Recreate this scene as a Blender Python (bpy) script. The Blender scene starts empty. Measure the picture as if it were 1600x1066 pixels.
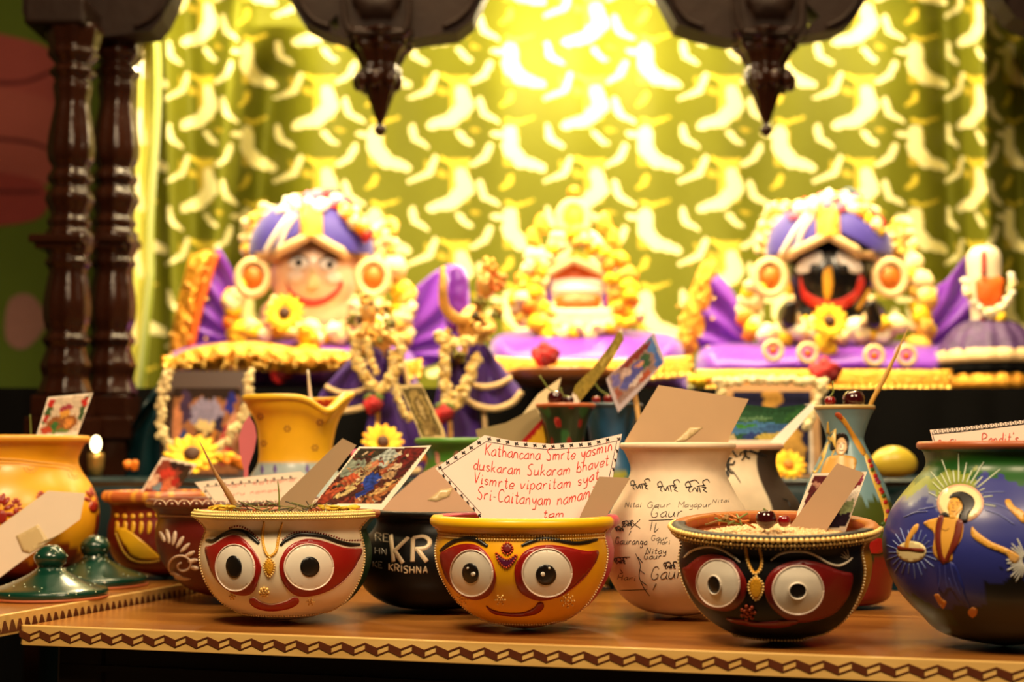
import bpy, bmesh, math, random
import numpy as np
from mathutils import Vector, Matrix
from mathutils.bvhtree import BVHTree
from mathutils.geometry import delaunay_2d_cdt

random.seed(7)
rng = np.random.default_rng(7)
SC = bpy.context.scene
COL = SC.collection
PI = math.pi

# ------------------------------------------------------------------ camera, world, lights, exposure
TABLE = 0.72                      # top of the front table
H_EYE = 0.161                     # lens height above that table
EYE = TABLE + H_EYE
F_PX = 1600 * 50.0 / 36.0
HORIZON = 715.0
PITCH = math.atan((HORIZON - 533) / F_PX)

cam_d = bpy.data.cameras.new('camera')
cam_d.lens = 50.0
cam_d.sensor_width = 36.0
cam_d.clip_start = 0.05
cam_d.dof.use_dof = True
cam_d.dof.focus_distance = 1.33
cam_d.dof.aperture_fstop = 3.8
cam = bpy.data.objects.new('camera', cam_d)
COL.objects.link(cam)
cam.location = (0, 0, EYE)
cam.rotation_euler = (PI / 2 + PITCH, 0, 0)
SC.camera = cam

SC.view_settings.view_transform = 'Standard'
SC.view_settings.look = 'None'
SC.view_settings.gamma = 1.0
SC.view_settings.use_curve_mapping = False
SC.view_settings.exposure = 0.0

world = bpy.data.worlds.new('world')
SC.world = world
world.use_nodes = True
world.node_tree.nodes['Background'].inputs[0].default_value = (1.0, 0.62, 0.32, 1)
world.node_tree.nodes['Background'].inputs[1].default_value = 0.02

WARM = (1.0, 0.75, 0.46)


def area_light(name, loc, target, size, power, col=WARM, size_y=None, spread=None):
    l = bpy.data.lights.new(name, 'AREA')
    l.energy = power
    l.color = col
    l.shape = 'RECTANGLE'
    l.size = size
    l.size_y = size_y or size
    if spread:
        l.spread = spread
    o = bpy.data.objects.new(name, l)
    COL.objects.link(o)
    o.location = loc
    o.rotation_euler = (Vector(target) - Vector(loc)).to_track_quat('-Z', 'Y').to_euler()
    return o


def point_light(name, loc, power, radius, col=WARM):
    l = bpy.data.lights.new(name, 'POINT')
    l.energy = power
    l.color = col
    l.shadow_soft_size = radius
    o = bpy.data.objects.new(name, l)
    COL.objects.link(o)
    o.location = loc
    return o


# the room's ceiling lamps over and behind the photographer
area_light('room_light', (-0.4, 0.45, 2.2), (0.0, 1.45, 0.75), 0.45, 33)
area_light('room_light', (0.75, 0.25, 2.2), (0.1, 1.4, 0.75), 0.45, 22)
# the lamps inside the altar canopy (the bulbs are built with the canopy)
LAMPS = [(0.135, 2.72, EYE + 0.95, 20.0), (-0.52, 2.64, EYE + 0.98, 27), (0.70, 2.64, EYE + 0.98, 19)]
for x, y, z, p in LAMPS:
    point_light('altar_lamp_light', (x, y, z - 0.07), p, 0.03, (1.0, 0.79, 0.44))
area_light('altar_front_light', (0.1, 2.26, EYE + 0.82), (0.1, 2.50, EYE + 0.2), 1.5, 21.0, (1.0, 0.79, 0.43), 0.06, math.radians(130))
area_light('altar_table_fill', (0.05, 1.90, EYE + 1.25), (0.05, 2.14, EYE + 0.05), 1.2, 13.0, (1.0, 0.76, 0.40), 0.1, math.radians(100))  # added unseen area light ahead of the canopy, brightens the altar table

# ------------------------------------------------------------------ picture <-> place


def ray(px, py):
    x = px - 800.0
    y = 533.0 - py
    c, s = math.cos(PITCH), math.sin(PITCH)
    return Vector((x, F_PX * c - y * s, F_PX * s + y * c)).normalized()


def P(px, py, d):
    r = ray(px, py)
    k = d / r.y
    return Vector((r.x * k, d, EYE + r.z * k))


def ZY(py, d):
    return P(800, py, d).z


def ground(px, py, z=TABLE):
    r = ray(px, py)
    k = (z - EYE) / r.z
    return Vector((r.x * k, r.y * k, z))


def S(d):
    return d / F_PX


def lin(c):
    def f(v):
        return v / 12.92 if v <= 0.04045 else ((v + 0.055) / 1.055) ** 2.4
    return tuple(f(v / 255.0) for v in c[:3])


# ------------------------------------------------------------------ materials (procedural)
_m = {}


def mat(name, rgb, rough=0.5, metal=0.0, var=0.12, scale=30.0, coat=0.0, bump=0.0, bscale=200.0, sheen=0.0, trans=0.0, spec=0.5):
    if name in _m:
        return _m[name]
    m = bpy.data.materials.new(name)
    m.use_nodes = True
    nt = m.node_tree
    b = nt.nodes['Principled BSDF']
    b.inputs['Roughness'].default_value = rough
    b.inputs['Metallic'].default_value = metal
    b.inputs['Coat Weight'].default_value = coat
    b.inputs['Coat Roughness'].default_value = 0.12
    b.inputs['Sheen Weight'].default_value = sheen
    b.inputs['Specular IOR Level'].default_value = spec
    if trans:
        b.inputs['Transmission Weight'].default_value = trans
    tc = nt.nodes.new('ShaderNodeTexCoord')
    nz = nt.nodes.new('ShaderNodeTexNoise')
    nz.inputs['Scale'].default_value = scale
    nz.inputs['Detail'].default_value = 4
    nt.links.new(tc.outputs['Object'], nz.inputs['Vector'])
    mx = nt.nodes.new('ShaderNodeMix')
    mx.data_type = 'RGBA'
    a = lin(rgb)
    mx.inputs['A'].default_value = (*[v * (1 - var) for v in a], 1)
    mx.inputs['B'].default_value = (*[min(1, v * (1 + var)) for v in a], 1)
    nt.links.new(nz.outputs['Fac'], mx.inputs['Factor'])
    nt.links.new(mx.outputs['Result'], b.inputs['Base Color'])
    if bump:
        n2 = nt.nodes.new('ShaderNodeTexNoise')
        n2.inputs['Scale'].default_value = bscale
        n2.inputs['Detail'].default_value = 3
        nt.links.new(tc.outputs['Object'], n2.inputs['Vector'])
        bp = nt.nodes.new('ShaderNodeBump')
        bp.inputs['Strength'].default_value = bump
        bp.inputs['Distance'].default_value = 0.004
        nt.links.new(n2.outputs['Fac'], bp.inputs['Height'])
        nt.links.new(bp.outputs['Normal'], b.inputs['Normal'])
    _m[name] = m
    return m


def vmat(name, rough=0.5, metal=0.0, coat=0.0, var=0.1, scale=60.0, bump=0.0, bscale=200.0, sheen=0.0, spec=0.5):
    """pattern colours come from the mesh's own colour layer"""
    if name in _m:
        return _m[name]
    m = bpy.data.materials.new(name)
    m.use_nodes = True
    nt = m.node_tree
    b = nt.nodes['Principled BSDF']
    b.inputs['Roughness'].default_value = rough
    b.inputs['Metallic'].default_value = metal
    b.inputs['Coat Weight'].default_value = coat
    b.inputs['Coat Roughness'].default_value = 0.15
    b.inputs['Sheen Weight'].default_value = sheen
    b.inputs['Specular IOR Level'].default_value = spec
    at = nt.nodes.new('ShaderNodeAttribute')
    at.attribute_name = 'Col'
    tc = nt.nodes.new('ShaderNodeTexCoord')
    nz = nt.nodes.new('ShaderNodeTexNoise')
    nz.inputs['Scale'].default_value = scale
    nt.links.new(tc.outputs['Object'], nz.inputs['Vector'])
    mr = nt.nodes.new('ShaderNodeMapRange')
    mr.inputs['To Min'].default_value = 1 - var
    mr.inputs['To Max'].default_value = 1 + var
    nt.links.new(nz.outputs['Fac'], mr.inputs['Value'])
    mx = nt.nodes.new('ShaderNodeMix')
    mx.data_type = 'RGBA'
    mx.blend_type = 'MULTIPLY'
    mx.inputs['Factor'].default_value = 1
    nt.links.new(at.outputs['Color'], mx.inputs['A'])
    nt.links.new(mr.outputs['Result'], mx.inputs['B'])
    nt.links.new(mx.outputs['Result'], b.inputs['Base Color'])
    if bump:
        n2 = nt.nodes.new('ShaderNodeTexNoise')
        n2.inputs['Scale'].default_value = bscale
        nt.links.new(tc.outputs['Object'], n2.inputs['Vector'])
        bp = nt.nodes.new('ShaderNodeBump')
        bp.inputs['Strength'].default_value = bump
        bp.inputs['Distance'].default_value = 0.004
        nt.links.new(n2.outputs['Fac'], bp.inputs['Height'])
        nt.links.new(bp.outputs['Normal'], b.inputs['Normal'])
    _m[name] = m
    return m


def wood_mat(name, dark, light, rough=0.3, scale=(3, 40, 40), coat=0.3, rot=0.0):
    m = bpy.data.materials.new(name)
    m.use_nodes = True
    nt = m.node_tree
    b = nt.nodes['Principled BSDF']
    tc = nt.nodes.new('ShaderNodeTexCoord')
    mp = nt.nodes.new('ShaderNodeMapping')
    mp.inputs['Scale'].default_value = scale
    mp.inputs['Rotation'].default_value = (0, 0, rot)
    nt.links.new(tc.outputs['Object'], mp.inputs['Vector'])
    n1 = nt.nodes.new('ShaderNodeTexNoise')
    n1.inputs['Scale'].default_value = 1.0
    n1.inputs['Detail'].default_value = 6
    n1.inputs['Distortion'].default_value = 0.6
    nt.links.new(mp.outputs['Vector'], n1.inputs['Vector'])
    rp = nt.nodes.new('ShaderNodeValToRGB')
    rp.color_ramp.elements[0].position = 0.3
    rp.color_ramp.elements[0].color = (*lin(dark), 1)
    rp.color_ramp.elements[1].position = 0.7
    rp.color_ramp.elements[1].color = (*lin(light), 1)
    nt.links.new(n1.outputs['Fac'], rp.inputs['Fac'])
    nt.links.new(rp.outputs['Color'], b.inputs['Base Color'])
    b.inputs['Roughness'].default_value = rough
    b.inputs['Coat Weight'].default_value = coat
    b.inputs['Coat Roughness'].default_value = 0.2
    return m


def emit_mat(name, rgb, strength):
    m = bpy.data.materials.new(name)
    m.use_nodes = True
    b = m.node_tree.nodes['Principled BSDF']
    b.inputs['Base Color'].default_value = (1, 1, 1, 1)
    b.inputs['Emission Color'].default_value = (*rgb, 1)
    b.inputs['Emission Strength'].default_value = strength
    return m


# ------------------------------------------------------------------ mesh building
class MB:
    def __init__(self):
        self.v, self.f, self.c = [], [], []

    def add(self, verts, faces, col=None):
        n = len(self.v)
        self.v.extend([tuple(p) for p in verts])
        self.f.extend([tuple(i + n for i in f) for f in faces])
        if col is None:
            col = (0.8, 0.8, 0.8)
        if len(col) == 3 and not hasattr(col[0], '__len__'):
            self.c.extend([col] * len(verts))
        else:
            self.c.extend([tuple(k) for k in col])

    def bvh(self):
        return BVHTree.FromPolygons([Vector(p) for p in self.v], self.f)


def obj(name, mb, m, parent=None, smooth=True, remesh=None, bevel=None, subsurf=0, loc=None):
    """one mesh object; mb is in world coordinates"""
    me = bpy.data.meshes.new(name)
    V = mb.v
    if parent is not None:
        inv = root_matrix(parent).inverted()
        V = [tuple(inv @ Vector(p)) for p in V]
    elif loc is not None:
        V = [(p[0] - loc[0], p[1] - loc[1], p[2] - loc[2]) for p in V]
    me.from_pydata(V, [], mb.f)
    ca = me.color_attributes.new('Col', 'FLOAT_COLOR', 'POINT')
    buf = np.ones((len(V), 4), dtype=np.float32)
    if len(V):
        buf[:, :3] = np.array(mb.c, dtype=np.float32)
    ca.data.foreach_set('color', buf.ravel())
    me.materials.append(m)
    if smooth:
        me.polygons.foreach_set('use_smooth', [True] * len(me.polygons))
    me.update()
    bm = bmesh.new()
    bm.from_mesh(me)
    bmesh.ops.recalc_face_normals(bm, faces=bm.faces)
    bm.to_mesh(me)
    bm.free()
    o = bpy.data.objects.new(name, me)
    COL.objects.link(o)
    if parent is not None:
        o.parent = parent
    elif loc is not None:
        o.location = loc
    if remesh:
        r = o.modifiers.new('remesh', 'REMESH')
        r.mode = 'VOXEL'
        r.voxel_size = remesh
        r.use_smooth_shade = True
        s = o.modifiers.new('smooth', 'SMOOTH')
        s.iterations = 4
        s.factor = 0.5
    if bevel:
        b = o.modifiers.new('bevel', 'BEVEL')
        b.width = bevel
        b.segments = 2
        b.limit_method = 'ANGLE'
    if subsurf:
        b = o.modifiers.new('sub', 'SUBSURF')
        b.levels = b.render_levels = subsurf
    return o


_rm = {}


def root_matrix(o):
    M = Matrix.LocRotScale(o.location, o.rotation_euler, None)
    if o.parent is not None:
        M = root_matrix(o.parent) @ M
    return M


def tag(o, label, cat, group=None, kind=None):
    o['label'] = label
    o['category'] = cat
    if group:
        o['group'] = group
    if kind:
        o['kind'] = kind
    return o


def thing(name, loc, label, cat, group=None, rot=(0, 0, 0)):
    o = bpy.data.objects.new(name, None)
    o.empty_display_size = 0.03
    COL.objects.link(o)
    o.location = loc
    o.rotation_euler = rot
    return tag(o, label, cat, group)


def catmull(pts, n=6, closed=False):
    pts = [np.array(p, dtype=float) for p in pts]
    if len(pts) < 3 and not closed:
        a, b = pts[0], pts[-1]
        return [a + (b - a) * t for t in np.linspace(0, 1, n + 1)]
    out = []
    N = len(pts)
    rngi = range(N if closed else N - 1)
    for i in rngi:
        p0 = pts[i - 1] if (closed or i > 0) else 2 * pts[0] - pts[1]
        p1 = pts[i]
        p2 = pts[(i + 1) % N]
        p3 = pts[(i + 2) % N] if (closed or i + 2 < N) else 2 * pts[-1] - pts[-2]
        for k in range(n):
            t = k / n
            out.append(0.5 * ((2 * p1) + (-p0 + p2) * t + (2 * p0 - 5 * p1 + 4 * p2 - p3) * t * t + (-p0 + 3 * p1 - 3 * p2 + p3) * t ** 3))
    if not closed:
        out.append(pts[-1])
    return out


def resample(pts, step, closed=False):
    pts = [np.array(p, dtype=float) for p in pts]
    if closed:
        pts = pts + [pts[0]]
    out = [pts[0]]
    for a, b in zip(pts[:-1], pts[1:]):
        L = np.linalg.norm(b - a)
        n = max(1, int(math.ceil(L / step)))
        for k in range(1, n + 1):
            out.append(a + (b - a) * k / n)
    if closed:
        out.pop()
    return out


def even(pts, step):
    """points exactly step apart along a polyline"""
    pts = [np.array(p, dtype=float) for p in pts]
    out = [pts[0]]
    left = step
    for a, b in zip(pts[:-1], pts[1:]):
        L = np.linalg.norm(b - a)
        if L < 1e-9:
            continue
        pos = 0.0
        while L - pos >= left:
            pos += left
            out.append(a + (b - a) * pos / L)
            left = step
        left -= L - pos
    return out


def inside(poly, pts):
    x, y = pts[:, 0], pts[:, 1]
    r = np.zeros(len(pts), bool)
    n = len(poly)
    for i in range(n):
        x1, y1 = poly[i]
        x2, y2 = poly[(i + 1) % n]
        c = ((y1 > y) != (y2 > y))
        with np.errstate(divide='ignore', invalid='ignore'):
            xi = (x2 - x1) * (y - y1) / (y2 - y1 + 1e-12) + x1
        r ^= c & (x < xi)
    return r


def edge_dist(poly, pts):
    d = np.full(len(pts), 1e9)
    n = len(poly)
    for i in range(n):
        a = np.array(poly[i], float)
        b = np.array(poly[(i + 1) % n], float)
        ab = b - a
        L = ab @ ab + 1e-12
        t = np.clip(((pts - a) @ ab) / L, 0, 1)
        q = a + t[:, None] * ab
        d = np.minimum(d, np.hypot(*(pts - q).T))
    return d


def fill(poly, step, bstep=None):
    """triangulated filling of a 2-D outline: points, triangles, boundary edges"""
    b = resample(poly, bstep or step, True)
    b2 = np.array(b)
    lo, hi = b2.min(0), b2.max(0)
    gx = np.arange(lo[0] + step / 2, hi[0], step)
    gy = np.arange(lo[1] + step / 2, hi[1], step)
    G = np.array([(x + (step / 2 if j % 2 else 0), y) for j, y in enumerate(gy) for x in gx]) if len(gx) and len(gy) else np.zeros((0, 2))
    if len(G):
        G = G[inside(b2, G)]
    if len(G):
        G = G[edge_dist(b2, G) > step * 0.45]
    allp = [Vector((p[0], p[1])) for p in b] + [Vector((p[0], p[1])) for p in G]
    n = len(b)
    ed = [(i, (i + 1) % n) for i in range(n)]
    vs, es, fs, _, _, _ = delaunay_2d_cdt(allp, ed, [list(range(n))], 1, 1e-5)
    pts = np.array([(v.x, v.y) for v in vs])
    fs = [tuple(f) for f in fs]
    cnt = {}
    for f in fs:
        for i in range(len(f)):
            e = (f[i], f[(i + 1) % len(f)])
            k = (min(e), max(e))
            if k in cnt:
                cnt[k] = None
            else:
                cnt[k] = e
    bed = [e for e in cnt.values() if e]
    return pts, fs, bed


def ellipse(cx, cy, rx, ry, rot=0, n=28):
    c, s = math.cos(math.radians(rot)), math.sin(math.radians(rot))
    return [(cx + rx * math.cos(t) * c - ry * math.sin(t) * s, cy + rx * math.cos(t) * s + ry * math.sin(t) * c) for t in np.linspace(0, 2 * PI, n, endpoint=False)]


def hit(bvh, px, py):
    o = Vector((0, 0, EYE))
    d = ray(px, py)
    loc, nor, idx, dist = bvh.ray_cast(o, d)
    if loc is None:
        loc, nor, idx, dist = bvh.find_nearest(o + d * hit.near)
    if nor.dot(d) > 0:
        nor = -nor
    return loc, nor


hit.near = 1.4


def decal(mb, bvh, poly, off, step=5.0, col=None, smooth=True, bev=0.0):
    """raised layer of paint: the outline is laid on the surface it was painted on, off above it"""
    pl = catmull(poly, 4, True) if smooth else poly
    pts, fs, bed = fill(pl, step)
    V = []
    for p in pts:
        l, n = hit(bvh, p[0], p[1])
        V.append(l + n * off)
    base = len(V)
    mp = {}
    faces = list(fs)
    for a, b in bed:
        for k in (a, b):
            if k not in mp:
                l, n = hit(bvh, pts[k][0], pts[k][1])
                mp[k] = len(V)
                V.append(l - n * 0.0004)
        faces.append((a, b, mp[b], mp[a]))
    mb.add(V, faces, col)


def stroke(mb, bvh, pts, w, off=0.0006, col=None, smooth=True, taper=True, step=2.5, hgt=None):
    """painted line of width w pixels at the surface"""
    pl = catmull(pts, 5) if smooth and len(pts) > 2 else pts
    pl = resample(pl, step)
    hp = [hit(bvh, p[0], p[1]) for p in pl]
    n = len(hp)
    V, Fs = [], []
    for i in range(n):
        l, nr = hp[i]
        a = hp[max(0, i - 1)][0]
        b = hp[min(n - 1, i + 1)][0]
        t = (b - a)
        if t.length < 1e-9:
            t = Vector((1, 0, 0))
        t.normalize()
        sd = t.cross(nr)
        sd.normalize()
        dist = (l - Vector((0, 0, EYE))).length
        hw = 0.5 * w * dist / F_PX
        if taper:
            u = i / max(1, n - 1)
            hw *= 0.55 + 0.45 * min(1, 6 * min(u, 1 - u) + 0.15)
        h = hgt if hgt is not None else min(hw * 0.6, 0.0012)
        V += [l - sd * hw - nr * 0.0003, l - sd * hw * 0.7 + nr * (off + h * 0.7), l + nr * (off + h), l + sd * hw * 0.7 + nr * (off + h * 0.7), l + sd * hw - nr * 0.0003]
    for i in range(n - 1):
        for k in range(4):
            a = i * 5 + k
            Fs.append((a, a + 1, a + 6, a + 5))
    Fs.append((0, 1, 2, 3, 4))
    Fs.append(tuple((n - 1) * 5 + k for k in (4, 3, 2, 1, 0)))
    mb.add(V, Fs, col)


def tube(mb, pts, r, seg=8, col=None, cap=True):
    """r: number or list of radii; pts world points"""
    pts = [Vector(p) for p in pts]
    n = len(pts)
    R = r if hasattr(r, '__len__') else [r] * n
    t0 = (pts[1] - pts[0]).normalized()
    up = Vector((0, 0, 1)) if abs(t0.z) < 0.9 else Vector((1, 0, 0))
    s = t0.cross(up).normalized()
    V, Fs = [], []
    for i in range(n):
        t = (pts[min(n - 1, i + 1)] - pts[max(0, i - 1)])
        t.normalize()
        s = (s - t * s.dot(t)).normalized()
        q = t.cross(s)
        for k in range(seg):
            a = 2 * PI * k / seg
            V.append(pts[i] + (s * math.cos(a) + q * math.sin(a)) * R[i])
    for i in range(n - 1):
        for k in range(seg):
            a, b = i * seg + k, i * seg + (k + 1) % seg
            Fs.append((a, b, b + seg, a + seg))
    if cap:
        Fs.append(tuple(range(seg - 1, -1, -1)))
        Fs.append(tuple((n - 1) * seg + k for k in range(seg)))
    mb.add(V, Fs, col)


def box(mb, c, sx, sy, sz, rotz=0.0, col=None):
    cs, sn = math.cos(rotz), math.sin(rotz)
    V = []
    for dz in (-1, 1):
        for dx, dy in ((-1, -1), (1, -1), (1, 1), (-1, 1)):
            x, y = dx * sx / 2, dy * sy / 2
            V.append((c[0] + x * cs - y * sn, c[1] + x * sn + y * cs, c[2] + dz * sz / 2))
    mb.add(V, [(3, 2, 1, 0), (4, 5, 6, 7), (0, 1, 5, 4), (1, 2, 6, 5), (2, 3, 7, 6), (3, 0, 4, 7)], col)


def quadbox(mb, corners, z0, z1, col=None):
    """prism over a plan outline"""
    n = len(corners)
    V = [(x, y, z0) for x, y in corners] + [(x, y, z1) for x, y in corners]
    Fs = [tuple(range(n - 1, -1, -1)), tuple(range(n, 2 * n))]
    for i in range(n):
        j = (i + 1) % n
        Fs.append((i, j, j + n, i + n))
    mb.add(V, Fs, col)


def _ico(sub):
    bm = bmesh.new()
    bmesh.ops.create_icosphere(bm, subdivisions=sub, radius=1)
    V = np.array([v.co[:] for v in bm.verts])
    Fc = [tuple(v.index for v in f.verts) for f in bm.faces]
    bm.free()
    return V, Fc


ICO1, ICO2, ICO3 = _ico(1), _ico(2), _ico(3)


def ball(mb, c, r, col=None, ico=ICO2, rot=None, jag=0.0):
    V, Fc = ico
    W = V.copy()
    if jag:
        W = W * (1 + jag * (rng.random((len(W), 1)) - 0.5) * 2)
    rr = np.array(r if hasattr(r, '__len__') else (r, r, r))
    W = W * rr
    if rot is not None:
        W = W @ np.array(rot.to_3x3()).T
    W = W + np.array(c)
    mb.add(W, Fc, col)


def lathe(mb, M, prof, seg=64, colfn=None, col=None, a0=0.0, a1=2 * PI, wob=None, closed=False):
    """prof [(r, z)...] turned about the local z axis of M; azimuth 0 faces the camera, + to the right"""
    full = abs(a1 - a0 - 2 * PI) < 1e-6
    ns = seg if full else seg + 1
    V, C = [], []
    for (r, z) in prof:
        for k in range(ns):
            a = a0 + (a1 - a0) * k / seg
            rr, zz = r, z
            if wob:
                rr, zz = wob(a, r, z)
            V.append(M @ Vector((rr * math.sin(a), -rr * math.cos(a), zz)))
            if colfn:
                C.append(colfn(a, r, z))
    Fs = []
    n = len(prof)
    for i in range(n if closed else n - 1):
        j = (i + 1) % n
        for k in range(seg):
            k2 = (k + 1) % ns
            Fs.append((i * ns + k, i * ns + k2, j * ns + k2, j * ns + k))
    mb.add(V, Fs, C if colfn else col)


# ------------------------------------------------------------------ a stroke alphabet for handwriting (x,y as hex digits; baseline y=4)
GL = {
    'a': (6, "59 39 07 05 24 45 57|59 55 64"), 'b': (6, "0e 04|07 29 48 56 44 24 05"), 'c': (5, "58 39 18 06 14 34 55"),
    'd': (6, "57 39 18 06 14 34 56|5e 55 64"), 'e': (5, "06 46 58 39 18 06 14 34 55"), 'g': (6, "58 29 07 15 35 58|59 51 30 11"),
    'h': (6, "0e 04|07 29 48 54"), 'i': (3, "19 14 25|1b 1c"), 'k': (6, "0e 04|49 06|26 54"), 'l': (3, "1e 15 24"),
    'm': (9, "09 04|07 29 38 34|37 59 78 74"), 'n': (6, "09 04|07 29 48 54"), 'o': (6, "29 07 05 24 45 57 49 29"),
    'p': (6, "09 00|08 39 57 45 24 05"), 'r': (5, "09 04|07 29 49"), 's': (5, "48 29 08 17 36 45 24 05"), 't': (5, "2d 25 34 45|0a 4a"),
    'u': (7, "09 05 24 45 59|59 55 64"), 'v': (6, "09 24 59"), 'y': (6, "09 16 35 59|59 51 30 10"), "'": (3, "1e 1c"), '-': (5, "07 37"),
    '.': (3, "14 15"), '!': (3, "1e 17|14 15"), 'K': (7, "0e 04|6e 08|28 64"), 'S': (7, "6d 4e 1d 0b 1a 48 56 44 14 05"), 'V': (7, "0e 34 6e"),
    'C': (7, "6c 4e 1d 09 15 34 65"), 'G': (8, "6c 4e 1d 08 15 34 65 68 48"), 'M': (9, "04 0e 48 8e 84"), 'N': (8, "04 0e 64 6e"),
    'H': (8, "0e 04|6e 64|09 69"), 'R': (7, "04 0e 4e 6c 4a 09|39 64"), 'P': (7, "04 0e 4e 6c 4a 09"), 'E': (6, "5e 0e 04 54|09 49"),
    'I': (3, "1e 14"), 'A': (7, "04 3e 64|18 58"), ' ': (5, ""),
}


def glyph_lines(text):
    """polylines in letter units, total width"""
    x = 0
    out = []
    for ch in text:
        w, s = GL[ch]
        for st in s.split('|'):
            pts = [(x + int(t[0], 16), int(t[1], 16) - 4) for t in st.split()]
            if pts:
                out.append((ch, pts))
        x += w + 1.4
    return out, x - 1.4


def write(mb, bvh, text, base, cap, w, col=None, slant=0.15, smooth=True, jit=0.25):
    """text along a baseline polyline in the photograph's pixels"""
    bl = catmull(base, 12)
    seg = [0]
    for a, b in zip(bl[:-1], bl[1:]):
        seg.append(seg[-1] + np.linalg.norm(b - a))
    L = seg[-1]
    ls, W = glyph_lines(text)
    bx = np.array([b[0] for b in bl])
    by = np.array([b[1] for b in bl])
    for ch, pts in ls:
        q = []
        for (gx, gy) in pts:
            gx += random.uniform(-jit, jit)
            gy += random.uniform(-jit, jit)
            s = max(0.0, gx + slant * gy) / W * L
            px = np.interp(s, seg, bx)
            py = np.interp(s, seg, by)
            q.append((px, py - gy / 10.0 * cap))
        stroke(mb, bvh, q, w, smooth=smooth and ch not in 'KVMNHEIA', col=col, step=2.0, off=0.0003)

# ------------------------------------------------------------------ the room
def struct(name, mb, m, parent=None):
    o = obj(name, mb, m, parent, smooth=False)
    o['kind'] = 'structure'
    return o


mb = MB(); box(mb, (0, 1.0, -0.03), 5.4, 6.0, 0.06); struct('floor', mb, wood_mat('floor_wood', (60, 38, 22), (92, 60, 34), 0.45))
mb = MB(); box(mb, (0, 1.0, 2.73), 5.4, 6.0, 0.06); struct('ceiling', mb, mat('ceiling_paint', (150, 140, 120), 0.9))
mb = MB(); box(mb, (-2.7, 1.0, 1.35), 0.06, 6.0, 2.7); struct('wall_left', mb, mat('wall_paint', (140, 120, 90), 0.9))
mb = MB(); box(mb, (2.7, 1.0, 1.35), 0.06, 6.0, 2.7); struct('wall_right', mb, mat('wall_paint', (140, 120, 90), 0.9))
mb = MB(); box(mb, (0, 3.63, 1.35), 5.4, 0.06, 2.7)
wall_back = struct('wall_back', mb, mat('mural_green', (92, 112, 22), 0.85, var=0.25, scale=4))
wb = mb.bvh()
hit.near = 3.7
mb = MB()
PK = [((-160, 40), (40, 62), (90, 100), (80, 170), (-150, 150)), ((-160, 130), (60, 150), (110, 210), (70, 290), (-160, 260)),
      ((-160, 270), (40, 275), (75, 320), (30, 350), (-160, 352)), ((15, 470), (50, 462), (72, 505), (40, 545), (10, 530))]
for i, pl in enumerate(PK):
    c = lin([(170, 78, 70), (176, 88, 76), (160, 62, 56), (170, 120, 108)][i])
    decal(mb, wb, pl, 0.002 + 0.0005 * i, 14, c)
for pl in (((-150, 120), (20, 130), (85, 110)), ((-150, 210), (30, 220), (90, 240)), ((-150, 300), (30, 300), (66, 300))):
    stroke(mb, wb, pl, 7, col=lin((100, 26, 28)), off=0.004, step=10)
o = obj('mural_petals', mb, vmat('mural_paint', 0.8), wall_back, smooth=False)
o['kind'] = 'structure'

# ------------------------------------------------------------------ front table and side table
A = ground(30, 978); B = ground(1600, 1037)
E = (B - A).normalized(); Nn = Vector((-E.y, E.x, 0))
ROTT = math.atan2(E.y, E.x)


def T(u, v, z=TABLE):
    p = A + E * u + Nn * v
    return Vector((p.x, p.y, z))


TW, TD, TH = 1.32, 0.60, 0.0185
ft = thing('display_table', T(0.6, 0.3, 0), 'low brown wooden table along the front with a zigzag inlaid pale edge', 'table', rot=(0, 0, ROTT))
M_top = wood_mat('table_wood', (138, 82, 30), (184, 122, 54), 0.24, (2.0, 26, 20), 0.2, rot=0.0)
mb = MB(); quadbox(mb, [T(a, b)[:2] for a, b in ((0.006, 0.005), (TW, 0.005), (TW, TD), (0.006, TD))], TABLE - 0.018, TABLE)
obj('table_top', mb, M_top, ft, smooth=False)
M_pale = wood_mat('pale_trim_wood', (206, 160, 84), (232, 190, 112), 0.38, (8, 60, 60), 0.2)
mb = MB(); quadbox(mb, [T(a, b)[:2] for a, b in ((0.004, -0.0005), (0.0, 0.003), (0.0, 0.0065), (TW, 0.0065), (TW, -0.0005))], TABLE - TH, TABLE + 0.0006)
trim = obj('edge_trim', mb, M_pale, ft, smooth=False, bevel=0.0008)
# inlaid zigzag ribbon on the front face
M_inl = mat('dark_inlay_wood', (92, 44, 20), 0.4, var=0.25, scale=200)
mb = MB(); per = 0.0222
k = 0


def inlay(mb, uz):
    V = [T(u, -0.0005, TABLE + z) for u, z in uz]
    W = [p - Nn * 0.0006 for p in V]
    n = len(V)
    mb.add(W + V, [tuple(range(n))] + [(i, (i + 1) % n, n + (i + 1) % n, n + i) for i in range(n)])


u = 0.001
while u < TW - 0.03:
    z1, z2, z3, z4 = -0.0034, -0.0100, -0.0080, -0.0146
    a, b, c_ = u, u + 0.0112, u + per
    inlay(mb, [(a, z1), (b, z3 + 0.0005), (b, z4), (a, z2)])                                   # falling dark band
    inlay(mb, [(b, z3 + 0.0005), (c_, z1), (c_, z1 - 0.0012), (b, z3 - 0.0010)])                # rising pair of lines
    inlay(mb, [(b, z4 + 0.0011), (c_, z2 + 0.0009), (c_, z2 - 0.0002), (b, z4)])
    inlay(mb, [(b, z3), (b + 0.0008, z3 + 0.0002), (b + 0.0008, z4 + 0.0002), (b, z4)])
    u += per
obj('zigzag_inlay', mb, M_inl, trim, smooth=False)
M_dk = wood_mat('dark_table_wood', (20, 14, 9), (36, 26, 15), 0.45)
mb = MB(); quadbox(mb, [T(a, b)[:2] for a, b in ((0.03, 0.03), (TW - 0.03, 0.03), (TW - 0.03, 0.055), (0.03, 0.055))], TABLE - 0.08, TABLE - 0.018)
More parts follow.
